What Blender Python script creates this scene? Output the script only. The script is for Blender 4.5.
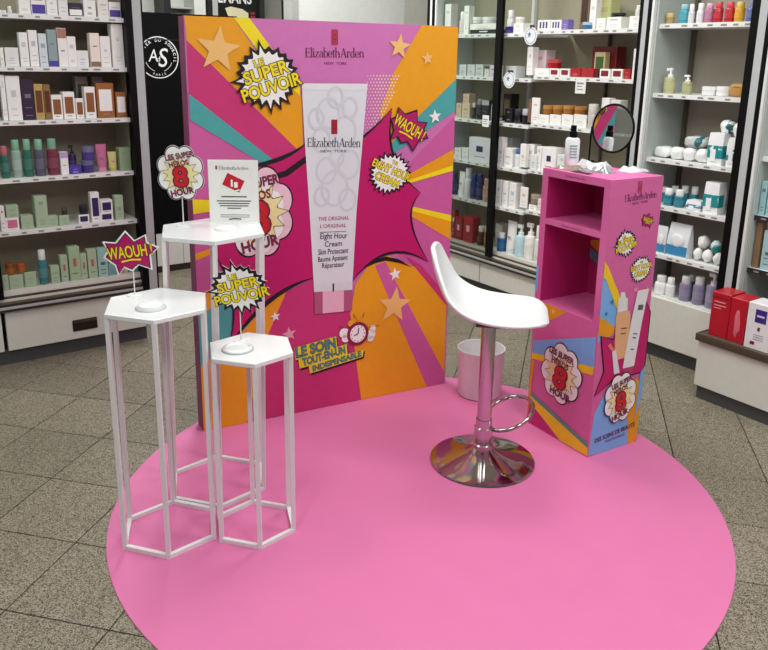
import bpy, bmesh, math, random
from mathutils import Vector, Matrix
random.seed(4)
for o in list(bpy.data.objects): bpy.data.objects.remove(o)
sc = bpy.context.scene
COL = sc.collection
# ------------------------------------------------------------------ camera
CAM_H, PITCH, ROLL = 1.431, 0.25555, 0.01854
cd = bpy.data.cameras.new('camera'); cam = bpy.data.objects.new('camera', cd); COL.objects.link(cam)
cd.sensor_width = 36.0; cd.lens = 776.886 / 768 * 36
cd.shift_x = (384 - 394.76) / 768; cd.shift_y = (261.15 - 325) / 768
cd.clip_start = .05
fw = Vector((0, math.cos(PITCH), -math.sin(PITCH))); up = Vector((0, math.sin(PITCH), math.cos(PITCH))); rt = Vector((1, 0, 0))
R2v = rt * math.cos(ROLL) + up * math.sin(ROLL); U2v = up * math.cos(ROLL) - rt * math.sin(ROLL)
cam.matrix_world = Matrix(((R2v.x, U2v.x, -fw.x, 0), (R2v.y, U2v.y, -fw.y, 0), (R2v.z, U2v.z, -fw.z, CAM_H), (0, 0, 0, 1)))
sc.camera = cam
# ------------------------------------------------------------------ light
w = bpy.data.worlds.new('shop_ambient'); sc.world = w; w.use_nodes = True
w.node_tree.nodes['Background'].inputs[0].default_value = (.97, 1.0, .99, 1)
w.node_tree.nodes['Background'].inputs[1].default_value = .15
sc.view_settings.view_transform = 'Standard'; sc.view_settings.look = 'None'
sc.view_settings.gamma = 1; sc.view_settings.use_curve_mapping = False
sc.view_settings.exposure = 0.26
E1 = Vector((math.cos(math.radians(36)), math.sin(math.radians(36)), 0)); E2 = Vector((math.sin(math.radians(36)), -math.cos(math.radians(36)), 0))
def ab(a, b, z=0): return E1 * a + E2 * b + Vector((0, 0, z))
def area_light(name, loc, sx, sy, power, rz=0, col=(.985, 1, .985)):
    l = bpy.data.lights.new(name, 'AREA'); l.shape = 'RECTANGLE'; l.size = sx; l.size_y = sy; l.energy = power; l.color = col
    o = bpy.data.objects.new(name, l); COL.objects.link(o); o.location = loc; o.rotation_euler = (0, 0, rz); return o
CEIL = 2.75
for (a, b, p) in ((.3, -1.2, 11), (1.9, -1.2, 15), (.3, -2.7, 9), (2.2, -2.4, 15), (1.9, -4.0, 36), (-.9, -2.6, 6), (2.4, -5.4, 13), (1.0, .4, 24), (-.7, -.3, 18), (2.5, -.3, 18)):
    area_light('ceiling_lamp_light', ab(a, b, CEIL - .05), .6, .6, p, math.radians(36))
# ------------------------------------------------------------------ helpers
def lin(h):
    v = [int(h[i:i + 2], 16) / 255 for i in (0, 2, 4)]
    return tuple(c / 12.92 if c <= .04045 else ((c + .055) / 1.055) ** 2.4 for c in v) + (1,)
MATS = {}
def M(h, rough=.5, metal=0., coat=0., vary=.06, scale=30., alpha=1., trans=0., bump=0., spec=.5):
    k = (h, rough, metal, coat, vary, scale, alpha, trans, bump, spec)
    if k in MATS: return MATS[k]
    m = bpy.data.materials.new('mat_' + h); m.use_nodes = True; nt = m.node_tree; n = nt.nodes; b = n['Principled BSDF']
    b.inputs['Roughness'].default_value = rough; b.inputs['Metallic'].default_value = metal
    b.inputs['Specular IOR Level'].default_value = spec; b.inputs['Coat Weight'].default_value = coat; b.inputs['Transmission Weight'].default_value = trans; b.inputs['Alpha'].default_value = alpha
    c = lin(h); tc = n.new('ShaderNodeTexCoord'); nz = n.new('ShaderNodeTexNoise'); nz.inputs['Scale'].default_value = scale; nz.inputs['Detail'].default_value = 2
    nt.links.new(tc.outputs['Object'], nz.inputs['Vector'])
    mx = n.new('ShaderNodeMix'); mx.data_type = 'RGBA'
    mx.inputs[6].default_value = tuple(x * (1 - vary) for x in c[:3]) + (1,); mx.inputs[7].default_value = tuple(min(1, x * (1 + vary)) for x in c[:3]) + (1,)
    nt.links.new(nz.outputs['Fac'], mx.inputs[0]); nt.links.new(mx.outputs[2], b.inputs['Base Color'])
    if bump:
        bp = n.new('ShaderNodeBump'); bp.inputs['Strength'].default_value = bump; bp.inputs['Distance'].default_value = .002
        nt.links.new(nz.outputs['Fac'], bp.inputs['Height']); nt.links.new(bp.outputs['Normal'], b.inputs['Normal'])
    m.diffuse_color = c; MATS[k] = m; return m
def glass_mat():
    m = bpy.data.materials.new('clear_pane'); m.use_nodes = True; nt = m.node_tree; nt.nodes.clear(); n = nt.nodes
    out = n.new('ShaderNodeOutputMaterial'); mix = n.new('ShaderNodeMixShader'); tr = n.new('ShaderNodeBsdfTransparent'); gl = n.new('ShaderNodeBsdfGlossy')
    tr.inputs[0].default_value = (.93, .96, .94, 1); gl.inputs['Roughness'].default_value = .03; lw = n.new('ShaderNodeLayerWeight'); lw.inputs['Blend'].default_value = .12
    nt.links.new(lw.outputs['Fresnel'], mix.inputs[0]); nt.links.new(tr.outputs[0], mix.inputs[1]); nt.links.new(gl.outputs[0], mix.inputs[2]); nt.links.new(mix.outputs[0], out.inputs[0])
    return m
GLASS = glass_mat()
def link(name, me, mat, parent=None, smooth=False):
    if mat is not None and not me.materials: me.materials.append(mat)
    if smooth:
        for p in me.polygons: p.use_smooth = True
    o = bpy.data.objects.new(name, me); COL.objects.link(o)
    if parent is not None: o.parent = parent
    return o
def tag(o, label, cat, group=None):
    o['label'] = label; o['category'] = cat
    if group: o['group'] = group
    return o
def thing(name, label, cat, loc=(0, 0, 0), rz=0, group=None):
    o = bpy.data.objects.new(name, None); o.empty_display_size = .05; COL.objects.link(o); o.location = loc; o.rotation_euler = (0, 0, rz)
    return tag(o, label, cat, group)
def struct(o): o['kind'] = 'structure'; return o
def pyd(v, f):
    me = bpy.data.meshes.new('m'); me.from_pydata([tuple(x) for x in v], [], f); me.update(); return me
def bm_me(bm, angle=None):
    bmesh.ops.recalc_face_normals(bm, faces=bm.faces); me = bpy.data.meshes.new('m'); bm.to_mesh(me); bm.free()
    if angle is not None:
        for p in me.polygons: p.use_smooth = True
        me.set_sharp_from_angle(angle=math.radians(angle))
    return me
def add_box(bm, x0, x1, y0, y1, z0, z1, mi=0):
    vs = [bm.verts.new(p) for p in ((x0, y0, z0), (x1, y0, z0), (x1, y1, z0), (x0, y1, z0), (x0, y0, z1), (x1, y0, z1), (x1, y1, z1), (x0, y1, z1))]
    for f in ((0, 3, 2, 1), (4, 5, 6, 7), (0, 1, 5, 4), (1, 2, 6, 5), (2, 3, 7, 6), (3, 0, 4, 7)):
        bm.faces.new([vs[i] for i in f]).material_index = mi
def box_me(x0, x1, y0, y1, z0, z1, bev=0., seg=1):
    bm = bmesh.new(); add_box(bm, x0, x1, y0, y1, z0, z1)
    if bev: bmesh.ops.bevel(bm, geom=bm.edges[:], offset=bev, segments=seg, affect='EDGES', profile=.5)
    return bm_me(bm, 40 if bev and seg > 1 else None)
def boxes_me(lst):
    bm = bmesh.new()
    for b in lst: add_box(bm, *b)
    return bm_me(bm)
def box(name, mat, parent, x0, x1, y0, y1, z0, z1, bev=0., seg=1): return link(name, box_me(x0, x1, y0, y1, z0, z1, bev, seg), mat, parent)
def lathe_me(prof, n=24, sx=1., sy=1., angle=35):
    bm = bmesh.new(); rings = []
    for r, z in prof:
        if r <= 1e-6: rings.append([bm.verts.new((0, 0, z))])
        else: rings.append([bm.verts.new((r * sx * math.cos(2 * math.pi * k / n), r * sy * math.sin(2 * math.pi * k / n), z)) for k in range(n)])
    for a, b in zip(rings, rings[1:]):
        for k in range(n):
            q = [a[k % len(a)], a[(k + 1) % len(a)], b[(k + 1) % len(b)], b[k % len(b)]]
            u = []
            for v in q:
                if v not in u: u.append(v)
            if len(u) > 2: bm.faces.new(u)
    for end, r in ((rings[0], prof[0][0]), (rings[-1], prof[-1][0])):
        if len(end) > 2: bm.faces.new(end)
    return bm_me(bm, angle)
def bar_me(p, q, wdt, hgt=None):
    p, q = Vector(p), Vector(q); d = (q - p); L = d.length; d.normalize(); hgt = hgt or wdt
    s = d.cross(Vector((0, 0, 1))); s = s.normalized() if s.length > 1e-4 else Vector((1, 0, 0)); t = s.cross(d).normalized()
    v = []
    for e in (p, q):
        for a, b in ((-1, -1), (1, -1), (1, 1), (-1, 1)): v.append(e + s * a * wdt / 2 + t * b * hgt / 2)
    return pyd(v, [(0, 1, 2, 3), (7, 6, 5, 4), (0, 4, 5, 1), (1, 5, 6, 2), (2, 6, 7, 3), (3, 7, 4, 0)])
def tube_me(pts, r, n=10, closed=False):
    pts = [Vector(p) for p in pts]; N = len(pts); bm = bmesh.new(); rings = []; last = None
    for i, p in enumerate(pts):
        a = pts[(i - 1) % N] if (closed or i) else p; b = pts[(i + 1) % N] if (closed or i < N - 1) else p
        d = (b - a).normalized()
        if last is None: s = d.cross(Vector((0, 0, 1))); s = s if s.length > 1e-3 else Vector((1, 0, 0))
        else: s = last - d * last.dot(d)
        s.normalize(); last = s; t = d.cross(s)
        rings.append([bm.verts.new(p + (s * math.cos(2 * math.pi * k / n) + t * math.sin(2 * math.pi * k / n)) * r) for k in range(n)])
    for i in range(N if closed else N - 1):
        A, B = rings[i], rings[(i + 1) % N]
        for k in range(n): bm.faces.new((A[k], A[(k + 1) % n], B[(k + 1) % n], B[k]))
    if not closed: bm.faces.new(rings[0]); bm.faces.new(rings[-1])
    return bm_me(bm, 50)
# ---- flat print: 2D shapes put on a real face as thin ink layers
def clip(poly, x0, x1, y0, y1):
    for ax, lim, sgn in ((0, x0, 1), (0, x1, -1), (1, y0, 1), (1, y1, -1)):
        out = []
        for i, p in enumerate(poly):
            q = poly[i - 1]; ip = (p[ax] - lim) * sgn >= 0; iq = (q[ax] - lim) * sgn >= 0
            if ip != iq:
                t = (lim - q[ax]) / (p[ax] - q[ax]); out.append((q[0] + (p[0] - q[0]) * t, q[1] + (p[1] - q[1]) * t))
            if ip: out.append(p)
        poly = out
    return poly
STEP = .0006
def front_map(y=0.): return lambda s, t, k: (s, y - STEP * k, t)
def side_map(x): return lambda s, t, k: (x + STEP * k, s, t)
def ink(name, shapes, mat, parent, mp, layer):
    v, f = [], []
    for vs, fs in shapes:
        o = len(v); v += [mp(p[0], p[1], layer) for p in vs]; f += [tuple(i + o for i in q) for q in fs]
    return link(name, pyd(v, f), mat, parent)
def poly(pts): return (list(pts), [tuple(range(len(pts)))])
def xf(shape, cx, cy, sx, sy, rot=0., shear=0.):
    c, s = math.cos(rot), math.sin(rot)
    return ([(cx + c * (x * sx + shear * y * sy) - s * y * sy, cy + s * (x * sx + shear * y * sy) + c * y * sy) for x, y in shape[0]], shape[1])
_TX = {}
def text_shape(body, off=0.):
    """glyph outlines of the built-in font, centred, cap height 1"""
    k = (body, off)
    if k in _TX: return _TX[k]
    def raw(o):
        cu = bpy.data.curves.new('t', 'FONT'); cu.body = body; cu.size = 1; cu.resolution_u = 3; cu.offset = o; cu.fill_mode = 'FRONT'
        ob = bpy.data.objects.new('t', cu); COL.objects.link(ob); dg = bpy.context.evaluated_depsgraph_get()
        me = bpy.data.meshes.new_from_object(ob.evaluated_get(dg)); v = [(q.co.x, q.co.y) for q in me.vertices]; f = [tuple(p.vertices) for p in me.polygons]
        bpy.data.objects.remove(ob); bpy.data.curves.remove(cu); bpy.data.meshes.remove(me); return v, f
    v0, f0 = raw(0.)
    x0, x1 = min(p[0] for p in v0), max(p[0] for p in v0); y0, y1 = min(p[1] for p in v0), max(p[1] for p in v0)
    v, f = (v0, f0) if off == 0 else raw(off)
    cx, cy, hh = (x0 + x1) / 2, (y0 + y1) / 2, y1 - y0
    r = ([((p[0] - cx) / hh, (p[1] - cy) / hh) for p in v], f), (x1 - x0) / hh
    _TX[k] = r; return r
def lettering(body, cx, cy, wdt, hgt, rot, mats, parent, mp, layer, offs=(0.,), shear=0., name='lettering'):
    """mats/offs from the outermost outline to the fill"""
    for i, (m, o) in enumerate(zip(mats, offs)):
        s, asp = text_shape(body, o)
        ink(name if i == len(mats) - 1 else name + '_outline', [xf(s, cx, cy, wdt / asp, hgt, rot, shear)], m, parent, mp, layer + i)
def between(p, q): return ((p[0] + q[0]) / 2, (p[1] + q[1]) / 2, math.hypot(q[0] - p[0], q[1] - p[1]), math.atan2(q[1] - p[1], q[0] - p[0]))
def star(cx, cy, r, inner=.42, n=5, rot=0.): return poly([(cx + (r if k % 2 == 0 else r * inner) * math.sin(rot + math.pi * k / n), cy + (r if k % 2 == 0 else r * inner) * math.cos(rot + math.pi * k / n)) for k in range(2 * n)])
def fan(pts):
    n = len(pts); cx = sum(p[0] for p in pts) / n; cy = sum(p[1] for p in pts) / n
    return ([(cx, cy)] + list(pts), [(0, i + 1, (i + 1) % n + 1) for i in range(n)])
def spiky(n, inner, seed, jitter=.12, per=5):
    """burst outline with concave scallops between its spikes, unit radius"""
    rnd = random.Random(seed); pts = []
    tips = [1 - jitter * rnd.random() for _ in range(n)]
    for i in range(n):
        for j in range(per):
            u = j / per; r = tips[i] * (1 - u) + tips[(i + 1) % n] * u
            d = 1 - (2 * abs(u - .5)) ** 1.6
            th = 2 * math.pi * (i + u) / n; rr = r - (r - inner) * d; pts.append((rr * math.cos(th), rr * math.sin(th)))
    return fan(pts)
def cloud(n=8, depth=.17, per=9, rot=.3):
    pts = []
    for i in range(n * per):
        th = 2 * math.pi * i / (n * per); r = 1 - depth + depth * abs(math.sin(n * th / 2 + rot)) ** .7; pts.append((r * math.cos(th), r * math.sin(th)))
    return fan(pts)
def disc(cx, cy, rx, ry, n=24): return fan([(cx + rx * math.cos(2 * math.pi * k / n), cy + ry * math.sin(2 * math.pi * k / n)) for k in range(n)])
def stroke(pts, wd, closed=False):
    v, f = [], []; N = len(pts)
    for i, p in enumerate(pts):
        a = pts[i - 1] if (i or closed) else p; b = pts[(i + 1) % N] if (i < N - 1 or closed) else p
        dx, dy = b[0] - a[0], b[1] - a[1]; l = math.hypot(dx, dy) or 1; ww = wd[i] if isinstance(wd, (list, tuple)) else wd
        v += [(p[0] - dy / l * ww / 2, p[1] + dx / l * ww / 2), (p[0] + dy / l * ww / 2, p[1] - dx / l * ww / 2)]
    for i in range(N if closed else N - 1):
        j = (i + 1) % N; f.append((2 * i, 2 * i + 1, 2 * j + 1, 2 * j))
    return (v, f)
def bez(edges, n=10):
    """closed outline of quadratic arcs: [(tip, control), ...]; also the stroke widths, thin at the tips"""
    pts, wd = [], []
    for i, (p, c, w) in enumerate(edges):
        q = edges[(i + 1) % len(edges)][0]
        for k in range(n):
            u = k / n; pts.append(tuple((1 - u) ** 2 * p[a] + 2 * u * (1 - u) * c[a] + u * u * q[a] for a in (0, 1))); wd.append(.004 + w * math.sin(math.pi * u))
    return pts, wd
# serif wordmark drawn as thick stems, thin hairlines and small serifs
def arc(cx, cy, rx, ry, a0, a1, n=12): return [(cx + rx * math.cos(math.radians(a0 + (a1 - a0) * k / n)), cy + ry * math.sin(math.radians(a0 + (a1 - a0) * k / n))) for k in range(n + 1)]
def wmod(pts, cx, thick=.085, thin=.03, rx=.17): return [thin + (thick - thin) * min(1, abs(p[0] - cx) / rx) ** 1.5 for p in pts]
def serif_glyph(ch):
    S, H, X, C = .085, .03, .44, .68; g = []
    def stem(x, y0, y1, w=S): g.append(stroke([(x, y0), (x, y1)], w))
    def ser(x, y, w=.17): g.append(stroke([(x - w / 2, y), (x + w / 2, y)], H))
    def bowl(cx, a0, a1, rx=.16, cy=X / 2, ry=X / 2):
        p = arc(cx, cy, rx, ry, a0, a1); g.append(stroke(p, wmod(p, cx, rx=rx)))
    if ch == 'E': stem(.1, 0, C); [ser(.24, y, w) for y, w in ((.015, .42), (C - .015, .4), (.35, .26))]; stem(.44, 0, .14, H); stem(.43, C - .13, C, H); stem(.36, .27, .43, H); return g, .5
    if ch == 'l': stem(.08, 0, .74); ser(.08, .015); ser(.06, .725, .12); return g, .18
    if ch == 'i': stem(.08, 0, X); ser(.08, .015); ser(.06, X - .015, .12); g.append(disc(.08, .6, .055, .055, 10)); return g, .18
    if ch == 'z': g.append(stroke([(.32, X - .02), (.05, .02)], S)); ser(.185, X - .015, .3); ser(.185, .015, .3); return g, .38
    if ch == 'a': stem(.28, 0, X * .8); bowl(.16, 90, 270, .12, .13, .13); p = arc(.17, .3, .11, .14, 0, 150); g.append(stroke(p, wmod(p, .17, .07, .03, .11))); ser(.3, .015, .1); return g, .37
    if ch == 'b': stem(.08, 0, .74); bowl(.22, -120, 120); ser(.06, .725, .12); return g, .41
    if ch == 'd': stem(.33, 0, .74); bowl(.2, 60, 300); ser(.31, .725, .12); ser(.35, .015, .12); return g, .43
    if ch == 'e': bowl(.2, 0, 320); ser(.2, .235, .32); return g, .4
    if ch == 't': stem(.1, 0, .58); ser(.12, X - .01, .22); ser(.15, .015, .12); return g, .25
    if ch in 'hn':
        stem(.08, 0, .74 if ch == 'h' else X); ser(.08, .015); ser(.06, (.74 if ch == 'h' else X) - .015, .12); stem(.36, 0, .3); ser(.36, .015)
        p = arc(.22, .28, .14, .16, 0, 170); g.append(stroke(p, wmod(p, .22, .085, .03, .14))); return g, .47
    if ch == 'r': stem(.08, 0, X); ser(.08, .015); ser(.06, X - .015, .12); p = arc(.2, .3, .12, .13, 50, 170); g.append(stroke(p, .04)); g.append(disc(.27, .38, .05, .05, 10)); return g, .33
    if ch == 'A': g.append(stroke([(.08, 0), (.3, C)], .04)); g.append(stroke([(.3, C), (.52, 0)], .095)); ser(.28, .24, .28); ser(.08, .015, .16); ser(.52, .015, .2); return g, .6
    return g, .25
def wordmark(p, q, hgt, mat, parent, mp, layer, word='ElizabethArden'):
    cx, cy, wd, rot = between(p, q); x = 0; shp = []
    for ch in word:
        g, adv = serif_glyph(ch); shp += [([(vx + x, vy) for vx, vy in s[0]], s[1]) for s in g]; x += adv
    sc_ = wd / x
    ink('wordmark', [xf(([(vx - x / 2, vy - .34) for vx, vy in s[0]], s[1]), cx, cy, sc_, hgt / .68, rot) for s in shp], mat, parent, mp, layer)
def emblem(cx, cy, h, parent, mp, layer, red):
    w_ = h * .46; H = h / 2; L = []
    L.append(poly([(cx - w_ / 2, cy - H), (cx + w_ / 2, cy - H), (cx + w_ / 2, cy + H), (cx - w_ / 2, cy + H)]))
    ink('emblem', L, red, parent, mp, layer)
    d = M('7A1526', .5); t = h * .035; K = []
    K.append(stroke([(cx - w_ * .42, cy - H * .92), (cx + w_ * .42, cy - H * .92), (cx + w_ * .42, cy + H * .92), (cx - w_ * .42, cy + H * .92)], t, True))
    for yy in (-.3, .3): K.append(stroke([(cx - w_ * .3, cy + H * yy), (cx + w_ * .3, cy + H * yy)], t))
    for xx in (-.16, .16): K.append(stroke([(cx + w_ * xx, cy - H * .8), (cx + w_ * xx, cy - H * .3)], t)); K.append(stroke([(cx + w_ * xx, cy + H * .3), (cx + w_ * xx, cy + H * .8)], t))
    K.append(stroke(arc(cx, cy, w_ * .22, h * .1, 0, 360, 12), t)); ink('emblem_lines', K, d, parent, mp, layer + 1)
INKS = dict(black=M('160A12', .5), white=M('F2F0EE', .45), yellow=M('F4DC22', .45), cream=M('EEDFA0', .45), red=M('C81E22', .45), maroon=M('94194E', .45), magenta=M('B01062', .45), shade=M('5A1238', .45), pale=M('EBC4D2', .45))
# ---- the campaign's comic motifs; c = centre, rx / ry = half sizes
def motif_eight(c, rx, ry, parent, mp, layer, rot=0., dots=False):
    I = INKS; X, Y = c
    ink('cloud_outline', [xf(cloud(), X, Y, rx, ry, rot)], I['black'], parent, mp, layer)
    ink('cloud', [xf(cloud(), X, Y, rx * .955, ry * .96, rot)], I['white'] if not dots else I['pale'], parent, mp, layer + 1)
    if dots: ink('cloud_light', [xf(cloud(), X - rx * .1, Y - ry * .06, rx * .82, ry * .84, rot)], I['white'], parent, mp, layer + 2)
    ink('flash_outline', [xf(spiky(13, .62, 3, .1), X, Y - ry * .05, rx * .86, ry * .74, rot)], I['black'], parent, mp, layer + 3)
    ink('flash', [xf(spiky(13, .62, 3, .1), X, Y - ry * .05, rx * .82, ry * .70, rot)], I['cream'], parent, mp, layer + 4)
    def tx(b, ox, oy, w_, h_, mats, offs, r2=0., k=5): lettering(b, X + ox * rx, Y + oy * ry, w_ * rx, h_ * ry, rot + r2, mats, parent, mp, layer + k, offs)
    tx('LES SUPER', -.02, .60, 1.16, .19, (I['black'], I['maroon']), (.035, .0), .1)
    tx('HÉROS', -.06, .35, .8, .22, (I['black'], I['maroon']), (.035, .0), .1)
    tx('8', 0, -.13, .52, .66, (I['black'], I['maroon'], I['red']), (.075, .055, .02), 0, 7)
    tx('HOUR', .04, -.66, .95, .22, (I['black'], I['maroon']), (.04, .0), .12)
def motif_super(c, rx, ry, parent, mp, layer, seed=5, rot=.3, tw=1.):
    I = INKS; X, Y = c
    ink('burst_outline', [xf(spiky(21, .70, seed, .22), X, Y, rx, ry, 0)], I['black'], parent, mp, layer)
    ink('burst', [xf(spiky(21, .70, seed, .22), X, Y, rx * .83, ry * .83, 0)], I['white'], parent, mp, layer + 1)
    o = (.075, .03); mats = (I['black'], I['yellow'])
    def at(u, v): return X + (u * math.cos(rot) - v * math.sin(rot)) * rx, Y + (u * math.sin(rot) + v * math.cos(rot)) * ry
    for b, u, v, w_, h_ in (('LE', -.1, .42, .24, .16), ('SUPER', .0, .13, 1.16, .31), ('POUVOIR', .02, -.27, 1.56 * tw, .32)):
        x, y = at(u, v); lettering(b, x, y, w_ * rx, h_ * ry, rot, mats, parent, mp, layer + 2, o)
def motif_cream(c, rx, ry, parent, mp, layer, rot=-.4):
    I = INKS; X, Y = c
    ink('burst_outline', [xf(spiky(24, .76, 9, .14), X, Y, rx, ry, 0)], I['black'], parent, mp, layer)
    ink('burst', [xf(spiky(24, .76, 9, .14), X, Y, rx * .86, ry * .86, 0)], I['white'], parent, mp, layer + 1)
    o = (.075, .03); mats = (I['black'], I['yellow'])
    def at(u, v): return X + (u * math.cos(rot) - v * math.sin(rot)) * rx, Y + (u * math.sin(rot) + v * math.cos(rot)) * ry
    for b, u, v, w_, h_ in (('THE', 0, .5, .24, .13), ('EIGHT HOUR', .0, .16, 1.7, .31), ('CREAM', .0, -.28, 1.05, .31)):
        x, y = at(u, v); lettering(b, x, y, w_ * rx, h_ * ry, rot, mats, parent, mp, layer + 2, o)
WAOUH = [(-1, -.05), (-.82, .22), (-.93, .62), (-.5, .52), (-.08, .98), (.18, .52), (.62, .72), (.62, .38), (1, .1), (.66, -.18), (.62, -.82), (.18, -.55), (-.1, -.78), (-.36, -.58), (-.62, -.9), (-.66, -.45)]
def motif_waouh(c, rx, ry, parent, mp, layer, rot=0., rim='black'):
    I = INKS; X, Y = c
    ink('shout_outline', [xf(fan(WAOUH), X, Y, rx, ry, rot)], I[rim], parent, mp, layer)
    ink('shout', [xf(fan(WAOUH), X, Y, rx * .92, ry * .9, rot)], I['black'] if rim == 'white' else I['magenta'], parent, mp, layer + 1)
    if rim == 'white': ink('shout_fill', [xf(fan(WAOUH), X, Y, rx * .87, ry * .84, rot)], I['magenta'], parent, mp, layer + 2)
    o = (.06, .02); mats = (I['black'], I['yellow'])
    def at(u, v): return X + u * rx * math.cos(rot) - v * ry * math.sin(rot), Y + u * rx * math.sin(rot) + v * ry * math.cos(rot)
    x, y = at(-.04, .08); lettering('WAOUH !', x, y, 1.56 * rx, .5 * ry, rot, mats, parent, mp, layer + 3, o)
    p = [at(-.4, -.32), at(-.05, -.27), at(.3, -.31)]; ink('underline', [stroke(p, ry * .07)], I['yellow'], parent, mp, layer + 4)
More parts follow.
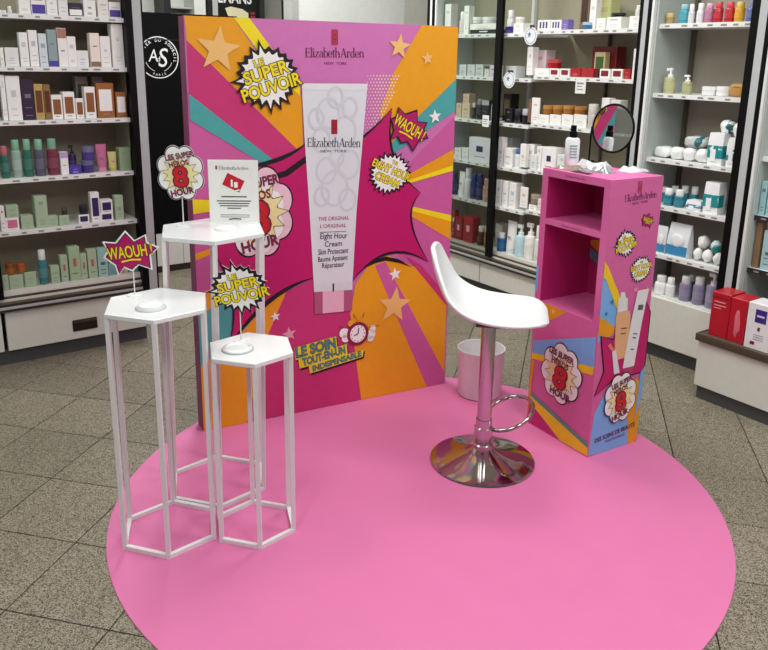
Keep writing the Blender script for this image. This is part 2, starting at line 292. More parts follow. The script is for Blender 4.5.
LEFT_CASE=[
 (1.589,[
  ('carton',0.675,0.027,0.008,0.035,1.589,'F0EFEA', 'C8C8C8', '', 'low white carton'),
  ('bottle',0.705,0.019,0.03,0.035,1.589,'D8DAD8', 'F4F4F4', '', 'small white bottle'),
  ('carton',0.765,0.047,0.091,0.035,1.589,'F0EFEA', 'C9CCD0', '', 'tall white carton'),
  ('carton',0.822,0.06,0.095,0.035,1.589,'F0EFEA', '4A3A9A', 'low', 'white carton with purple label'),
  ('carton',0.878,0.045,0.102,0.035,1.589,'F0EFEA', 'C9CCD0', '', 'tall white carton'),
  ('carton',0.925,0.041,0.109,0.035,1.589,'E6E6E2', 'B9BCC0', '', 'pale grey carton'),
  ('carton',0.978,0.059,0.057,0.035,1.589,'2E1B36', 'F0EFEA', 'low', 'dark purple carton'),
  ('carton',1.04,0.054,0.073,0.035,1.589,'F0EFEA', '9AA0A8', '', 'plain white carton'),
  ('carton',1.1,0.048,0.116,0.035,1.589,'E8E4DC', 'B9BCC0', '', 'cream carton'),
  ('carton',1.153,0.053,0.07,0.035,1.589,'F0EFEA', '4A3A9A', 'low', 'white carton with purple label'),
 ]),
 (1.366,[
  ('carton',0.654,0.015,0.079,0.035,1.366,'F0EFEA', 'BBBBBB', '', 'low white carton'),
  ('carton',0.694,0.055,0.08,0.035,1.366,'E4E5E2', 'C5C8CC', '', 'wide low white carton'),
  ('carton',0.746,0.036,0.145,0.035,1.366,'F0EFEA', 'C5C8CC', '', 'tall white carton'),
  ('carton',0.786,0.036,0.156,0.035,1.366,'F0EFEA', 'B5BCC6', '', 'tall white carton'),
  ('carton',0.825,0.034,0.143,0.035,1.366,'D5DDE2', '8FA0B0', '', 'pale blue carton'),
  ('carton',0.865,0.039,0.161,0.035,1.366,'8FA3A3', '4A3A9A', 'foot', 'grey green carton with purple foot'),
  ('carton',0.908,0.039,0.169,0.035,1.366,'F0EFEA', 'A87868', 'top', 'white carton with pink brown top'),
  ('carton',0.947,0.038,0.134,0.035,1.366,'F0EFEA', 'C5C8CC', '', 'white carton'),
  ('carton',0.992,0.052,0.073,0.035,1.366,'E8E8E6', 'B8C4D4', '', 'low white carton'),
  ('carton',1.05,0.044,0.152,0.035,1.366,'EFE3D8', '8A6A55', 'foot', 'peach carton with brown foot'),
  ('carton',1.097,0.046,0.139,0.035,1.366,'F0EFEA', 'C5C8CC', '', 'white carton'),
  ('carton',1.155,0.054,0.196,0.035,1.366,'F0EFEA', 'D0D4D8', '', 'widest tall white carton'),
 ]),
 (1.132,[
  ('carton',0.644,0.019,0.197,0.035,1.132,'F0EFEA', 'C5C8CC', '', 'tall white carton'),
  ('carton',0.685,0.057,0.193,0.035,1.132,'F0EFEA', 'BFC3C8', '', 'wide tall white carton'),
  ('carton',0.742,0.052,0.18,0.035,1.132,'2E1B36', '6A5A78', '', 'dark purple carton'),
  ('carton',0.788,0.037,0.158,0.035,1.132,'B9A05A', '6B3A1A', 'win', 'gold carton with brown window'),
  ('carton',0.823,0.029,0.156,0.035,1.132,'8A6A3A', '5A2A16', 'win', 'narrow gold brown carton'),
  ('carton',0.862,0.046,0.109,0.035,1.132,'F0EFEA', '8A5528', 'win', 'white carton with brown window'),
  ('carton',0.915,0.051,0.122,0.035,1.132,'F0EFEA', '8A5528', 'win', 'white carton with brown window'),
  ('carton',0.961,0.035,0.092,0.035,1.132,'F0EFEA', '8A5528', 'win', 'small white carton with brown window'),
  ('carton',1.01,0.048,0.144,0.035,1.132,'F0EFEA', '8A5528', 'win', 'tall white carton with brown window'),
  ('carton',1.08,0.08,0.161,0.035,1.132,'99602C', 'F0EFEA', 'win', 'large brown carton with white label'),
  ('carton',1.152,0.05,0.119,0.035,1.132,'99602C', 'F0EFEA', 'win', 'small brown carton with white label'),
  ('carton',1.005,0.055,0.188,0.145,1.132,'8F8D84', '50483E', 'win', 'grey carton in the back row'),
  ('carton',1.08,0.054,0.188,0.145,1.132,'85837A', '6A6258', 'win', 'grey carton in the back row'),
 ]),
 (0.876,[
  ('bottle',0.622,0.037,0.143,0.035,0.876,'2F6F60', 'C06A74', '', 'green bottle with pink cap'),
  ('bottle',0.672,0.042,0.169,0.035,0.876,'9DB8AC', '84B79A', '', 'clear green bottle with green cap'),
  ('bottle',0.719,0.04,0.17,0.035,0.876,'2D6E5E', '84B79A', '', 'dark green bottle with green cap'),
  ('bottle',0.769,0.045,0.167,0.035,0.876,'5A5A6C', '84B79A', '', 'grey purple bottle with green cap'),
  ('bottle',0.827,0.05,0.167,0.035,0.876,'7A3348', '84B79A', '', 'maroon bottle with green cap'),
  ('carton',0.872,0.034,0.105,0.035,0.876,'F0EFEA', 'B9A0CC', 'top', 'white carton with lilac top'),
  ('pump',0.924,0.035,0.13,0.085,0.876,'3A2A58', '2A2A30', '', 'dark purple bottle'),
  ('carton',0.918,0.052,0.039,0.035,0.876,'4A3A9A', '8A7AD0', '', 'low purple carton'),
  ('jar',0.981,0.058,0.059,0.035,0.876,'443A7C', '6A6A90', '', 'purple jar'),
  ('jar',0.987,0.057,0.065,0.035,0.934,'4A3F86', '70709A', '', 'purple jar stacked on another jar'),
  ('tube',1.047,0.05,0.131,0.035,0.876,'C06C8E', 'D890A8', '', 'pink tube'),
  ('tube',1.096,0.041,0.093,0.035,0.876,'C9C27A', 'B0B060', '', 'pale yellow tube'),
  ('carton',1.153,0.054,0.111,0.035,0.876,'8FA882', '7A9470', '', 'sage green carton'),
 ]),
 (0.636,[
  ('carton',0.586,0.02,0.117,0.035,0.636,'F0EFEA', 'C07088', '', 'narrow white pink carton'),
  ('carton',0.624,0.056,0.06,0.035,0.636,'F0EFEA', 'D07090', 'win', 'pink white carton under a green carton'),
  ('carton',0.629,0.052,0.056,0.035,0.695,'A9BFA0', '8CA484', '', 'sage carton stacked on a pink carton'),
  ('carton',0.687,0.051,0.063,0.035,0.636,'A9BFA0', '90A888', '', 'low sage carton'),
  ('carton',0.752,0.054,0.148,0.035,0.636,'A9BFA0', '7E9676', '', 'tallest sage carton'),
  ('carton',0.798,0.043,0.05,0.035,0.636,'A9BFA0', '90A888', '', 'low sage carton'),
  ('carton',0.848,0.045,0.047,0.035,0.636,'A9BFA0', '90A888', '', 'low sage carton under a small jar'),
  ('jar',0.859,0.026,0.037,0.055,0.677,'3A3A30', '50503C', '', 'small dark jar on a sage carton'),
  ('carton',0.938,0.049,0.042,0.035,0.636,'F0EFEA', '2A2858', 'win', 'white carton with navy jar picture'),
  ('jar',0.946,0.04,0.045,0.045,0.675,'1E1C2A', '33303E', '', 'dark jar on a navy printed carton'),
  ('carton',0.995,0.041,0.145,0.035,0.636,'F0EFEA', '2A2858', 'win', 'tall white carton with navy bottle picture'),
  ('carton',1.045,0.062,0.042,0.035,0.636,'F0EFEA', '2A2858', 'win', 'lower navy printed jar carton'),
  ('carton',1.048,0.057,0.062,0.035,0.677,'F0EFEA', '2A2858', 'win', 'upper navy printed jar carton'),
  ('carton',1.108,0.04,0.12,0.035,0.636,'A9BFA0', '7E9676', '', 'tall sage carton'),
 ]),
 (0.36,[
  ('carton',0.569,0.024,0.072,0.035,0.36,'A9BFA0', '8CA484', '', 'narrow sage carton'),
  ('carton',0.614,0.059,0.065,0.035,0.36,'A9BFA0', '8CA484', '', 'low sage carton under amber jar'),
  ('carton',0.676,0.05,0.071,0.035,0.36,'A9BFA0', '8CA484', '', 'low sage carton'),
  ('jar',0.598,0.041,0.052,0.045,0.426,'A8692B', '8A4A1E', '', 'amber jar on sage cartons'),
  ('jar',0.645,0.041,0.048,0.045,0.424,'A8692B', 'B0502A', '', 'amber jar with orange lid on sage cartons'),
  ('bottle',0.737,0.042,0.166,0.035,0.36,'3F7F86', 'EDEDE8', '', 'teal bottle with white cap'),
  ('carton',0.786,0.039,0.084,0.035,0.36,'A9BFA0', '7E9676', '', 'small sage carton'),
  ('carton',0.829,0.033,0.13,0.035,0.36,'A9BFA0', 'B06A5A', 'dot', 'sage carton with red mark'),
  ('carton',0.878,0.051,0.166,0.035,0.36,'A4C098', 'B06A5A', 'dot', 'tallest sage carton with red mark'),
  ('carton',0.919,0.029,0.126,0.035,0.36,'A9BFA0', 'B06A5A', 'dot', 'narrow sage carton with red mark'),
  ('carton',0.96,0.043,0.142,0.035,0.36,'A9BFA0', 'B06A5A', 'dot', 'sage carton with red mark beside tube'),
  ('carton',1.009,0.046,0.141,0.035,0.36,'9FC4BC', '2A4A50', '', 'pale teal carton'),
  ('carton',1.051,0.033,0.057,0.035,0.36,'7FA8A4', '507878', '', 'low teal carton'),
  ('carton',1.103,0.048,0.06,0.035,0.36,'C9B898', '907850', '', 'beige carton'),
  ('bottle',1.166,0.044,0.072,0.035,0.36,'6FA0A0', 'DDE5E2', '', 'teal bottle with pale cap'),
 ]),
]
MID_CASE_NEAR=[
 (1.58,[
  ('carton',-3.936,0.057,0.183,0.035,1.58,'F0EFEA', 'C8CCD0', '', 'narrow white carton'),
  ('bottle',-3.813,0.046,0.134,0.035,1.58,'E6D4D4', 'F4F4F4', '', 'white pink bottle'),
  ('carton',-3.759,0.045,0.166,0.035,1.58,'F0EFEA', 'C8CCD0', '', 'narrow tall white carton'),
  ('carton',-3.6,0.236,0.025,0.035,1.58,'18181C', 'E8E8E8', 'dot', 'long black carton'),
  ('carton',-3.605,0.236,0.035,0.035,1.604,'F0EFEA', 'D0D0D0', '', 'long white carton on black carton'),
  ('jar',-3.698,0.075,0.039,0.045,1.64,'DEDBD6', 'F2F0EC', '', 'white jar on a stack of cartons'),
  ('jar',-3.604,0.09,0.039,0.045,1.638,'E2DED8', 'F2F0EC', '', 'wide white jar on a stack of cartons'),
  ('bottle',-3.477,0.045,0.135,0.115,1.58,'EDEAE8', 'F6F6F6', '', 'white bottle behind purple carton'),
  ('carton',-3.386,0.06,0.038,0.035,1.58,'4A3A9A', '7868C8', '', 'purple carton'),
  ('carton',-3.309,0.078,0.055,0.035,1.58,'F0EFEA', 'C8CCD0', '', 'white carton under a jar'),
  ('jar',-3.336,0.055,0.034,0.045,1.635,'DEDBD6', 'F6F6F6', '', 'white jar on a carton'),
 ]),
 (1.334,[
  ('carton',-3.775,0.064,0.066,0.035,1.334,'C8CCCA', '8E9698', '', 'square grey white carton'),
  ('carton',-3.698,0.067,0.068,0.035,1.334,'C8CCCA', '8E9698', '', 'square grey white carton'),
  ('carton',-3.621,0.068,0.069,0.035,1.334,'C8CCCA', '8E9698', '', 'square grey white carton'),
  ('carton',-3.554,0.043,0.061,0.035,1.334,'CFCFCA', '4A443C', 'top', 'small carton with dark top'),
  ('carton',-3.5,0.055,0.068,0.035,1.334,'D5D0D4', 'A07A98', '', 'lilac white carton'),
  ('carton',-3.35,0.088,0.065,0.035,1.334,'C4C8C6', '8E9698', '', 'wide grey white carton'),
 ]),
 (1.077,[
  ('carton',-3.799,0.047,0.088,0.035,1.077,'CDB89A', 'A08A70', '', 'beige carton'),
  ('carton',-3.732,0.074,0.092,0.035,1.077,'D2BEA2', 'A08A70', '', 'beige carton under a small carton'),
  ('carton',-3.733,0.055,0.056,0.035,1.169,'CDB89A', 'A08A70', '', 'small beige carton on top'),
  ('bottle',-3.668,0.031,0.096,0.035,1.077,'2A2826', 'C8C8C8', '', 'black bottle with silver cap'),
  ('bottle',-3.622,0.044,0.122,0.035,1.077,'26242A', '8A8A90', '', 'black bottle'),
  ('carton',-3.552,0.065,0.12,0.035,1.077,'1E1C20', 'A8A8AC', 'top', 'black carton with silver edge'),
  ('bottle',-3.493,0.034,0.14,0.035,1.077,'B9C0C8', '55585C', '', 'grey bottle'),
  ('carton',-3.471,0.067,0.159,0.135,1.077,'1A181A', '6A5A4A', 'win', 'tall black carton in back row'),
  ('carton',-3.352,0.057,0.08,0.035,1.077,'1C1B1E', '606060', '', 'low black carton'),
  ('jar',-3.288,0.051,0.082,0.035,1.077,'1A1A1E', '34343A', '', 'black jar'),
  ('jar',-3.225,0.054,0.086,0.035,1.077,'1A1A1E', 'C0C0C4', '', 'black jar with pale lid'),
 ]),
 (0.82,[
  ('carton',-3.792,0.067,0.064,0.035,0.82,'E2E4E2', 'B8BEC4', '', 'low white carton'),
  ('carton',-3.722,0.06,0.072,0.035,0.82,'E2E4E2', 'B8BEC4', '', 'low white carton'),
  ('carton',-3.587,0.199,0.146,0.035,0.82,'DDDEE4', '2A2858', 'dot', 'large white carton with navy pictures'),
  ('carton',-3.4,0.037,0.169,0.035,0.82,'F0EFEA', 'B8BEC4', '', 'narrow white carton'),
  ('carton',-3.423,0.071,0.158,0.115,0.82,'A9AEB0', '808688', '', 'grey clear carton in back row'),
  ('carton',-3.336,0.069,0.11,0.035,0.82,'F0EFEA', 'B8BEC4', '', 'white carton'),
  ('bottle',-3.267,0.048,0.114,0.035,0.82,'E2E6E8', '4A70A8', '', 'white bottle with blue top'),
 ]),
 (0.58,[
  ('bottle',-3.827,0.039,0.147,0.035,0.58,'1E2A58', '22305A', '', 'dark blue bottle'),
  ('tube',-3.768,0.057,0.157,0.035,0.58,'ECEEEC', 'FFFFFF', '', 'white tube'),
  ('bottle',-3.704,0.051,0.187,0.035,0.58,'EEF0EE', 'FFFFFF', '', 'white bottle'),
  ('bottle',-3.648,0.048,0.156,0.035,0.58,'22326E', '2A3C80', '', 'navy bottle'),
  ('bottle',-3.593,0.049,0.163,0.035,0.58,'1F2C66', '2A3C80', '', 'navy bottle beside tan bottle'),
  ('bottle',-3.528,0.059,0.141,0.035,0.58,'B98E80', 'C8A090', '', 'tan bottle'),
  ('carton',-3.4,0.042,0.152,0.035,0.58,'F0EFEA', '9CC4D8', '', 'white blue carton'),
  ('carton',-3.344,0.05,0.153,0.035,0.58,'F0EFEA', '9CC4D8', '', 'white blue carton'),
  ('carton',-3.28,0.057,0.15,0.035,0.58,'F0EFEA', '9CC4D8', '', 'white blue carton'),
 ]),
 (0.296,[
  ('carton',-3.809,0.027,0.184,0.035,0.296,'A3141F', 'F0EFEA', '', 'red carton'),
  ('carton',-3.757,0.065,0.147,0.035,0.296,'A3141F', 'E8D0D0', 'dot', 'red carton'),
  ('carton',-3.663,0.093,0.163,0.035,0.296,'B01824', 'E8D0D0', 'dot', 'wide red carton'),
  ('carton',-3.663,0.046,0.136,0.105,0.296,'E0DCD8', 'B09080', '', 'white carton behind brown bottle'),
  ('bottle',-3.56,0.054,0.12,0.035,0.296,'4A3020', 'EFEFEC', '', 'brown bottle with white cap'),
  ('bottle',-3.5,0.053,0.134,0.035,0.296,'9A6A20', 'EFEFEC', '', 'amber bottle with white cap'),
  ('carton',-3.464,0.061,0.145,0.115,0.296,'D8D8CC', 'A8A898', '', 'cream carton behind blue bottle'),
  ('bottle',-3.378,0.055,0.113,0.035,0.296,'1F5F9A', 'EFEFEC', '', 'blue bottle with white cap'),
  ('tube',-3.302,0.078,0.198,0.035,0.296,'ECECEA', 'DCE0E4', '', 'large white tube'),
  ('pump',-3.22,0.068,0.192,0.035,0.296,'BBDDE4', 'EDF4F4', '', 'pale blue pump bottle'),
  ('pump',-3.143,0.074,0.212,0.035,0.296,'EDEBE2', 'FFFFFF', '', 'white lotion pump bottle'),
  ('bottle',-3.065,0.053,0.214,0.035,0.296,'E6E6E2', 'FFFFFF', '', 'white bottle'),
 ]),
]
MID_CASE_FAR=[
 (1.592,[
  ('carton',-3.115,0.09,0.054,0.035,1.592,'F0EFEA', '4A4488', 'bars', 'white carton with purple stripes'),
  ('carton',-3.025,0.077,0.052,0.035,1.592,'F0EFEA', '4A4488', 'bars', 'white carton with purple stripes'),
  ('carton',-2.96,0.044,0.053,0.035,1.592,'7A6AB0', '9A8AC8', '', 'purple carton'),
  ('carton',-2.92,0.06,0.199,0.135,1.592,'8A6A50', '3A2418', 'win', 'brown picture carton'),
  ('jar',-2.828,0.055,0.037,0.035,1.592,'3A6A98', 'A8C4D8', '', 'blue jar'),
  ('carton',-2.804,0.041,0.194,0.065,1.592,'F0EFEA', 'C8CCD0', '', 'narrow tall white carton'),
  ('carton',-2.791,0.085,0.158,0.135,1.592,'D0D094', 'B8B878', '', 'pale yellow carton in back row'),
  ('carton',-2.721,0.056,0.053,0.035,1.592,'F0EFEA', 'C8CCD0', '', 'white carton with purple tag'),
  ('carton',-2.64,0.09,0.056,0.035,1.592,'F0EFEA', 'B8BEC4', '', 'wide white carton under a black dish'),
  ('jar',-2.659,0.072,0.021,0.055,1.649,'16161A', '3A3A40', '', 'black dish on a carton'),
  ('carton',-2.512,0.071,0.057,0.035,1.592,'F0EFEA', 'C8CCD0', '', 'white carton under a bottle'),
  ('bottle',-2.515,0.034,0.051,0.045,1.649,'DDDDD6', 'F4F4F2', '', 'white bottle on a carton'),
 ]),
 (1.352,[
  ('carton',-3.203,0.045,0.153,0.035,1.352,'F0EFEA', 'C8CCD0', '', 'tall white carton'),
  ('carton',-3.193,0.09,0.138,0.105,1.352,'EADCDC', 'D0A0A8', '', 'tall pink white carton'),
  ('carton',-3.107,0.106,0.039,0.035,1.352,'F0EFEA', 'D0D0D0', '', 'long low white carton'),
  ('jar',-3.081,0.079,0.049,0.065,1.392,'A01820', 'C85050', '', 'red jar on a carton'),
  ('carton',-3.014,0.067,0.04,0.035,1.352,'F0EFEA', '8A1424', 'win', 'white carton with red jar picture'),
  ('carton',-2.939,0.065,0.041,0.035,1.352,'F0EFEA', '8A1424', 'win', 'white carton with red jar picture'),
  ('carton',-2.864,0.067,0.046,0.035,1.352,'A3141F', 'C04048', '', 'low red carton'),
  ('carton',-2.784,0.081,0.045,0.035,1.352,'B01A22', '701018', '', 'low red carton'),
  ('carton',-2.724,0.028,0.039,0.035,1.352,'4A0E12', '2A080A', '', 'dark red carton'),
  ('carton',-2.781,0.16,0.158,0.155,1.352,'6E0F16', '8E1A22', '', 'large dark red gift carton'),
  ('carton',-2.776,0.07,0.129,0.115,1.352,'C0B080', '3A5A28', 'win', 'green picture card in front of gift carton'),
  ('carton',-2.67,0.065,0.045,0.035,1.352,'F0EFEA', '7A1828', 'win', 'white carton with dark red picture'),
  ('carton',-2.593,0.066,0.046,0.035,1.352,'F0EFEA', '7A1828', 'win', 'white carton with dark red picture'),
  ('carton',-2.532,0.041,0.048,0.035,1.352,'A3141F', 'C04048', '', 'low red carton'),
  ('carton',-2.486,0.034,0.144,0.035,1.352,'F0EFEA', 'C8CCD0', '', 'tall white carton'),
 ]),
 (1.092,[
  ('carton',-3.182,0.023,0.129,0.035,1.092,'7A5A48', '6A4A38', '', 'narrow brown carton'),
  ('carton',-3.137,0.06,0.139,0.035,1.092,'F0EFEA', 'D0B8B0', '', 'tall white carton'),
  ('carton',-3.073,0.084,0.05,0.035,1.092,'F0EFEA', 'D8D4CC', '', 'white carton under amber jar'),
  ('carton',-2.984,0.082,0.056,0.035,1.092,'F0EFEA', 'D8D4CC', '', 'white carton under amber jar'),
  ('carton',-2.898,0.079,0.062,0.035,1.092,'F0EFEA', 'D8D4CC', '', 'white carton under amber jar'),
  ('carton',-2.809,0.086,0.068,0.035,1.092,'F0EFEA', 'D8D4CC', '', 'white carton under amber jar'),
  ('jar',-3.075,0.069,0.051,0.045,1.141,'9A6428', 'B98444', '', 'amber jar'),
  ('jar',-2.999,0.064,0.05,0.045,1.146,'9A6428', 'B98444', '', 'amber jar'),
  ('jar',-2.925,0.066,0.049,0.045,1.151,'9A6428', 'B98444', '', 'amber jar'),
  ('jar',-2.844,0.07,0.043,0.045,1.156,'9A6428', 'B98444', '', 'amber jar'),
  ('jar',-2.744,0.052,0.126,0.035,1.092,'C0C0B8', 'D8D8D0', '', 'clear jar'),
  ('jar',-2.69,0.036,0.099,0.035,1.092,'B07830', 'A06828', '', 'low amber jar'),
  ('carton',-2.649,0.05,0.162,0.035,1.092,'F0EFEA', 'C8CCD0', '', 'tall white carton behind mirror'),
  ('carton',-2.585,0.06,0.155,0.035,1.092,'E0DCD4', 'B8B0A8', '', 'white carton behind mirror'),
 ]),
 (0.832,[
  ('carton',-3.213,0.047,0.134,0.035,0.832,'F0EFEA', 'C8B8B4', '', 'white carton'),
  ('carton',-3.184,0.058,0.133,0.065,0.832,'F0EFEA', 'C8B8B4', '', 'white carton'),
  ('carton',-3.088,0.034,0.132,0.035,0.832,'F0EFEA', 'B8BEC4', '', 'narrow white carton'),
  ('carton',-3.117,0.045,0.087,0.023,0.832,'DDE6E2', '98B8B0', '', 'small teal white carton'),
  ('carton',-3.012,0.105,0.134,0.035,0.832,'F0EFEA', '2A2858', 'dot', 'wide white carton with navy label'),
  ('carton',-2.916,0.066,0.103,0.035,0.832,'E4E4E2', 'B8BEC4', '', 'low white carton'),
 ]),
 (0.597,[
  ('carton',-3.186,0.059,0.123,0.035,0.597,'F0EFEA', 'C8B8B4', '', 'tall white carton'),
  ('carton',-3.111,0.061,0.029,0.035,0.597,'F0EFEA', 'D0B8B0', '', 'low white carton under a jar'),
  ('jar',-3.124,0.069,0.058,0.045,0.624,'8A7A6A', 'A89888', '', 'brown jar on a carton'),
  ('carton',-3.059,0.03,0.072,0.035,0.597,'EBD8D8', 'D0A8A8', '', 'pink white carton'),
 ]),
]
RIGHT_CASE=[
 (1.608,[
  ('jar',-2.328,0.037,0.049,0.035,1.608,'B09A60', 'D0B878', '', 'small gold jar'),
  ('bottle',-2.258,0.046,0.085,0.035,1.608,'3A9AAC', '8AC4CC', '', 'teal bottle'),
  ('bottle',-2.215,0.028,0.084,0.035,1.608,'D0D4D4', 'F0F0F0', '', 'white bottle'),
  ('bottle',-2.171,0.034,0.086,0.035,1.608,'DCD8DC', 'F0F0F0', '', 'pale bottle'),
  ('bottle',-2.129,0.039,0.084,0.035,1.608,'B07090', 'D8A8C0', '', 'pink bottle'),
  ('bottle',-2.084,0.04,0.087,0.035,1.608,'B81828', 'D84858', '', 'red bottle'),
  ('bottle',-2.03,0.041,0.084,0.035,1.608,'B81828', 'D84858', '', 'red bottle beside yellow bottle'),
  ('bottle',-1.984,0.043,0.084,0.035,1.608,'D8A020', 'E8C860', '', 'yellow bottle'),
  ('bottle',-1.926,0.053,0.084,0.035,1.608,'5A68A8', '8A94C8', '', 'blue bottle'),
 ]),
 (1.293,[
  ('pump',-2.3,0.053,0.116,0.035,1.293,'B9B98A', 'F4F4F2', '', 'glass pump bottle with white label'),
  ('pump',-2.202,0.046,0.087,0.035,1.293,'A8A878', 'F4F4F2', '', 'smaller glass pump bottle with white label'),
  ('jar',-2.092,0.066,0.039,0.035,1.293,'E6E6E4', 'F2F2F0', '', 'low white jar'),
  ('jar',-2.02,0.064,0.042,0.035,1.293,'E6E6E4', 'F2F2F0', '', 'low white jar beside soap'),
  ('soap',-1.945,0.068,0.057,0.035,1.293,'B98A48', '8A6030', '', 'round edged tan soap block'),
 ]),
 (0.988,[
  ('roll',-2.3,0.087,0.056,0.035,0.988,'E8EAE8', 'FFFFFF', '', 'white cotton roll'),
  ('roll',-2.219,0.068,0.06,0.035,0.988,'ECEEEC', 'FFFFFF', '', 'white cotton roll'),
  ('roll',-2.152,0.061,0.062,0.035,0.988,'ECEEEC', 'FFFFFF', '', 'white cotton roll'),
  ('roll',-2.084,0.069,0.064,0.035,0.988,'ECEEEC', 'FFFFFF', '', 'white cotton roll'),
  ('roll',-2.146,0.116,0.059,0.055,1.046,'C0C6C2', '2A6A70', '', 'grey teal cotton roll lying on top'),
  ('pack',-2.006,0.076,0.144,0.035,0.988,'EEF2F2', '1F8F93', '', 'teal white cotton pack'),
  ('pack',-1.922,0.059,0.129,0.035,0.988,'EEF2F2', '1F8F93', '', 'teal white cotton pack by frame'),
  ('roll',-1.989,0.07,0.061,0.055,1.129,'F0F2F0', '2A6A70', '', 'white cotton roll on teal pack'),
  ('roll',-1.93,0.05,0.065,0.055,1.116,'F0F2F0', '2A6A70', '', 'white cotton roll on teal pack by frame'),
 ]),
 (0.765,[
  ('bottle',-2.305,0.039,0.074,0.105,0.765,'2A7A8C', 'F0F2F0', '', 'teal bottle with white cap in back row'),
  ('bottle',-2.252,0.043,0.086,0.105,0.765,'2A7A8C', 'F0F2F0', '', 'teal bottle with white cap in back row'),
  ('bottle',-2.197,0.042,0.094,0.105,0.765,'2A7A8C', 'F0F2F0', '', 'teal bottle with white cap in back row'),
  ('bottle',-2.143,0.041,0.097,0.105,0.765,'2A7A8C', 'F0F2F0', '', 'teal bottle with white cap in back row'),
  ('bottle',-2.238,0.048,0.082,0.035,0.765,'23768A', 'F4F6F4', '', 'teal bottle with white cap in front row'),
  ('bottle',-2.179,0.05,0.083,0.035,0.765,'23768A', 'F4F6F4', '', 'teal bottle with white cap in front row'),
  ('pack',-2.084,0.08,0.047,0.035,0.765,'E4EAEA', '2A7A9A', '', 'flat pack of wipes'),
  ('pack',-1.998,0.079,0.144,0.035,0.765,'EEF2F2', '1F8F93', '', 'large teal white cotton pack'),
  ('pack',-1.899,0.028,0.137,0.035,0.765,'EEF2F2', '1F8F93', '', 'teal white cotton pack by frame'),
 ]),
 (0.528,[
  ('pouch',-2.241,0.054,0.134,0.035,0.528,'DDE4E6', '3A8AB8', '', 'white blue pouch'),
  ('pouch',-2.15,0.115,0.16,0.035,0.528,'DDE2E4', '3A8AB8', '', 'large white blue pouch'),
  ('ball',-2.051,0.038,0.062,0.035,0.528,'EFF0EE', '', '', 'round cotton ball'),
  ('ball',-2.0,0.049,0.064,0.035,0.528,'EFF0EE', '', '', 'cotton ball'),
  ('ball',-1.946,0.041,0.06,0.035,0.528,'EFF0EE', '', '', 'cotton ball'),
  ('ball',-1.898,0.042,0.064,0.035,0.528,'EFF0EE', '', '', 'cotton ball by frame'),
  ('ball',-2.043,0.055,0.066,0.055,0.582,'EFF0EE', '', '', 'cotton ball on top of others'),
  ('ball',-1.97,0.046,0.06,0.045,0.58,'BFD8D4', '2A8A84', '', 'teal wrapped cotton ball on top'),
  ('ball',-1.919,0.045,0.073,0.055,0.599,'EFF0EE', '', '', 'cotton ball on top by frame'),
 ]),
 (0.32,[
  ('bottle',-2.231,0.061,0.09,0.035,0.32,'EFF0F0', 'F8F8F8', '', 'white pill bottle'),
  ('bottle',-2.172,0.046,0.094,0.035,0.32,'EFF0F0', 'F8F8F8', '', 'white pill bottle beside lilac'),
  ('bottle',-2.093,0.057,0.12,0.035,0.32,'86809C', 'E6E6EA', '', 'lilac bottle with white cap'),
  ('bottle',-2.107,0.037,0.113,0.115,0.32,'7C7694', 'E6E6EA', '', 'lilac bottle in back row'),
  ('bottle',-2.021,0.055,0.133,0.035,0.32,'86809C', 'E6E6EA', '', 'lilac bottle with white cap'),
  ('pump',-1.95,0.063,0.167,0.035,0.32,'8C86A0', 'F0F0F2', '', 'lilac pump spray bottle'),
 ]),
]
EDGE_CASE=[
 (0.8,[
  ('carton',-1.756,0.026,0.148,0.035,0.8,'9CC8CC', '4A6A70', '', 'pale teal carton'),
  ('carton',-1.718,0.038,0.149,0.035,0.8,'9CC8CC', '4A6A70', '', 'pale teal carton by edge'),
 ]),
 (0.565,[
  ('carton',-1.753,0.026,0.204,0.035,0.565,'8A6E50', '6A5038', '', 'brown carton'),
  ('carton',-1.705,0.047,0.173,0.035,0.565,'A8CCD0', '405860', '', 'pale blue carton'),
 ]),
]
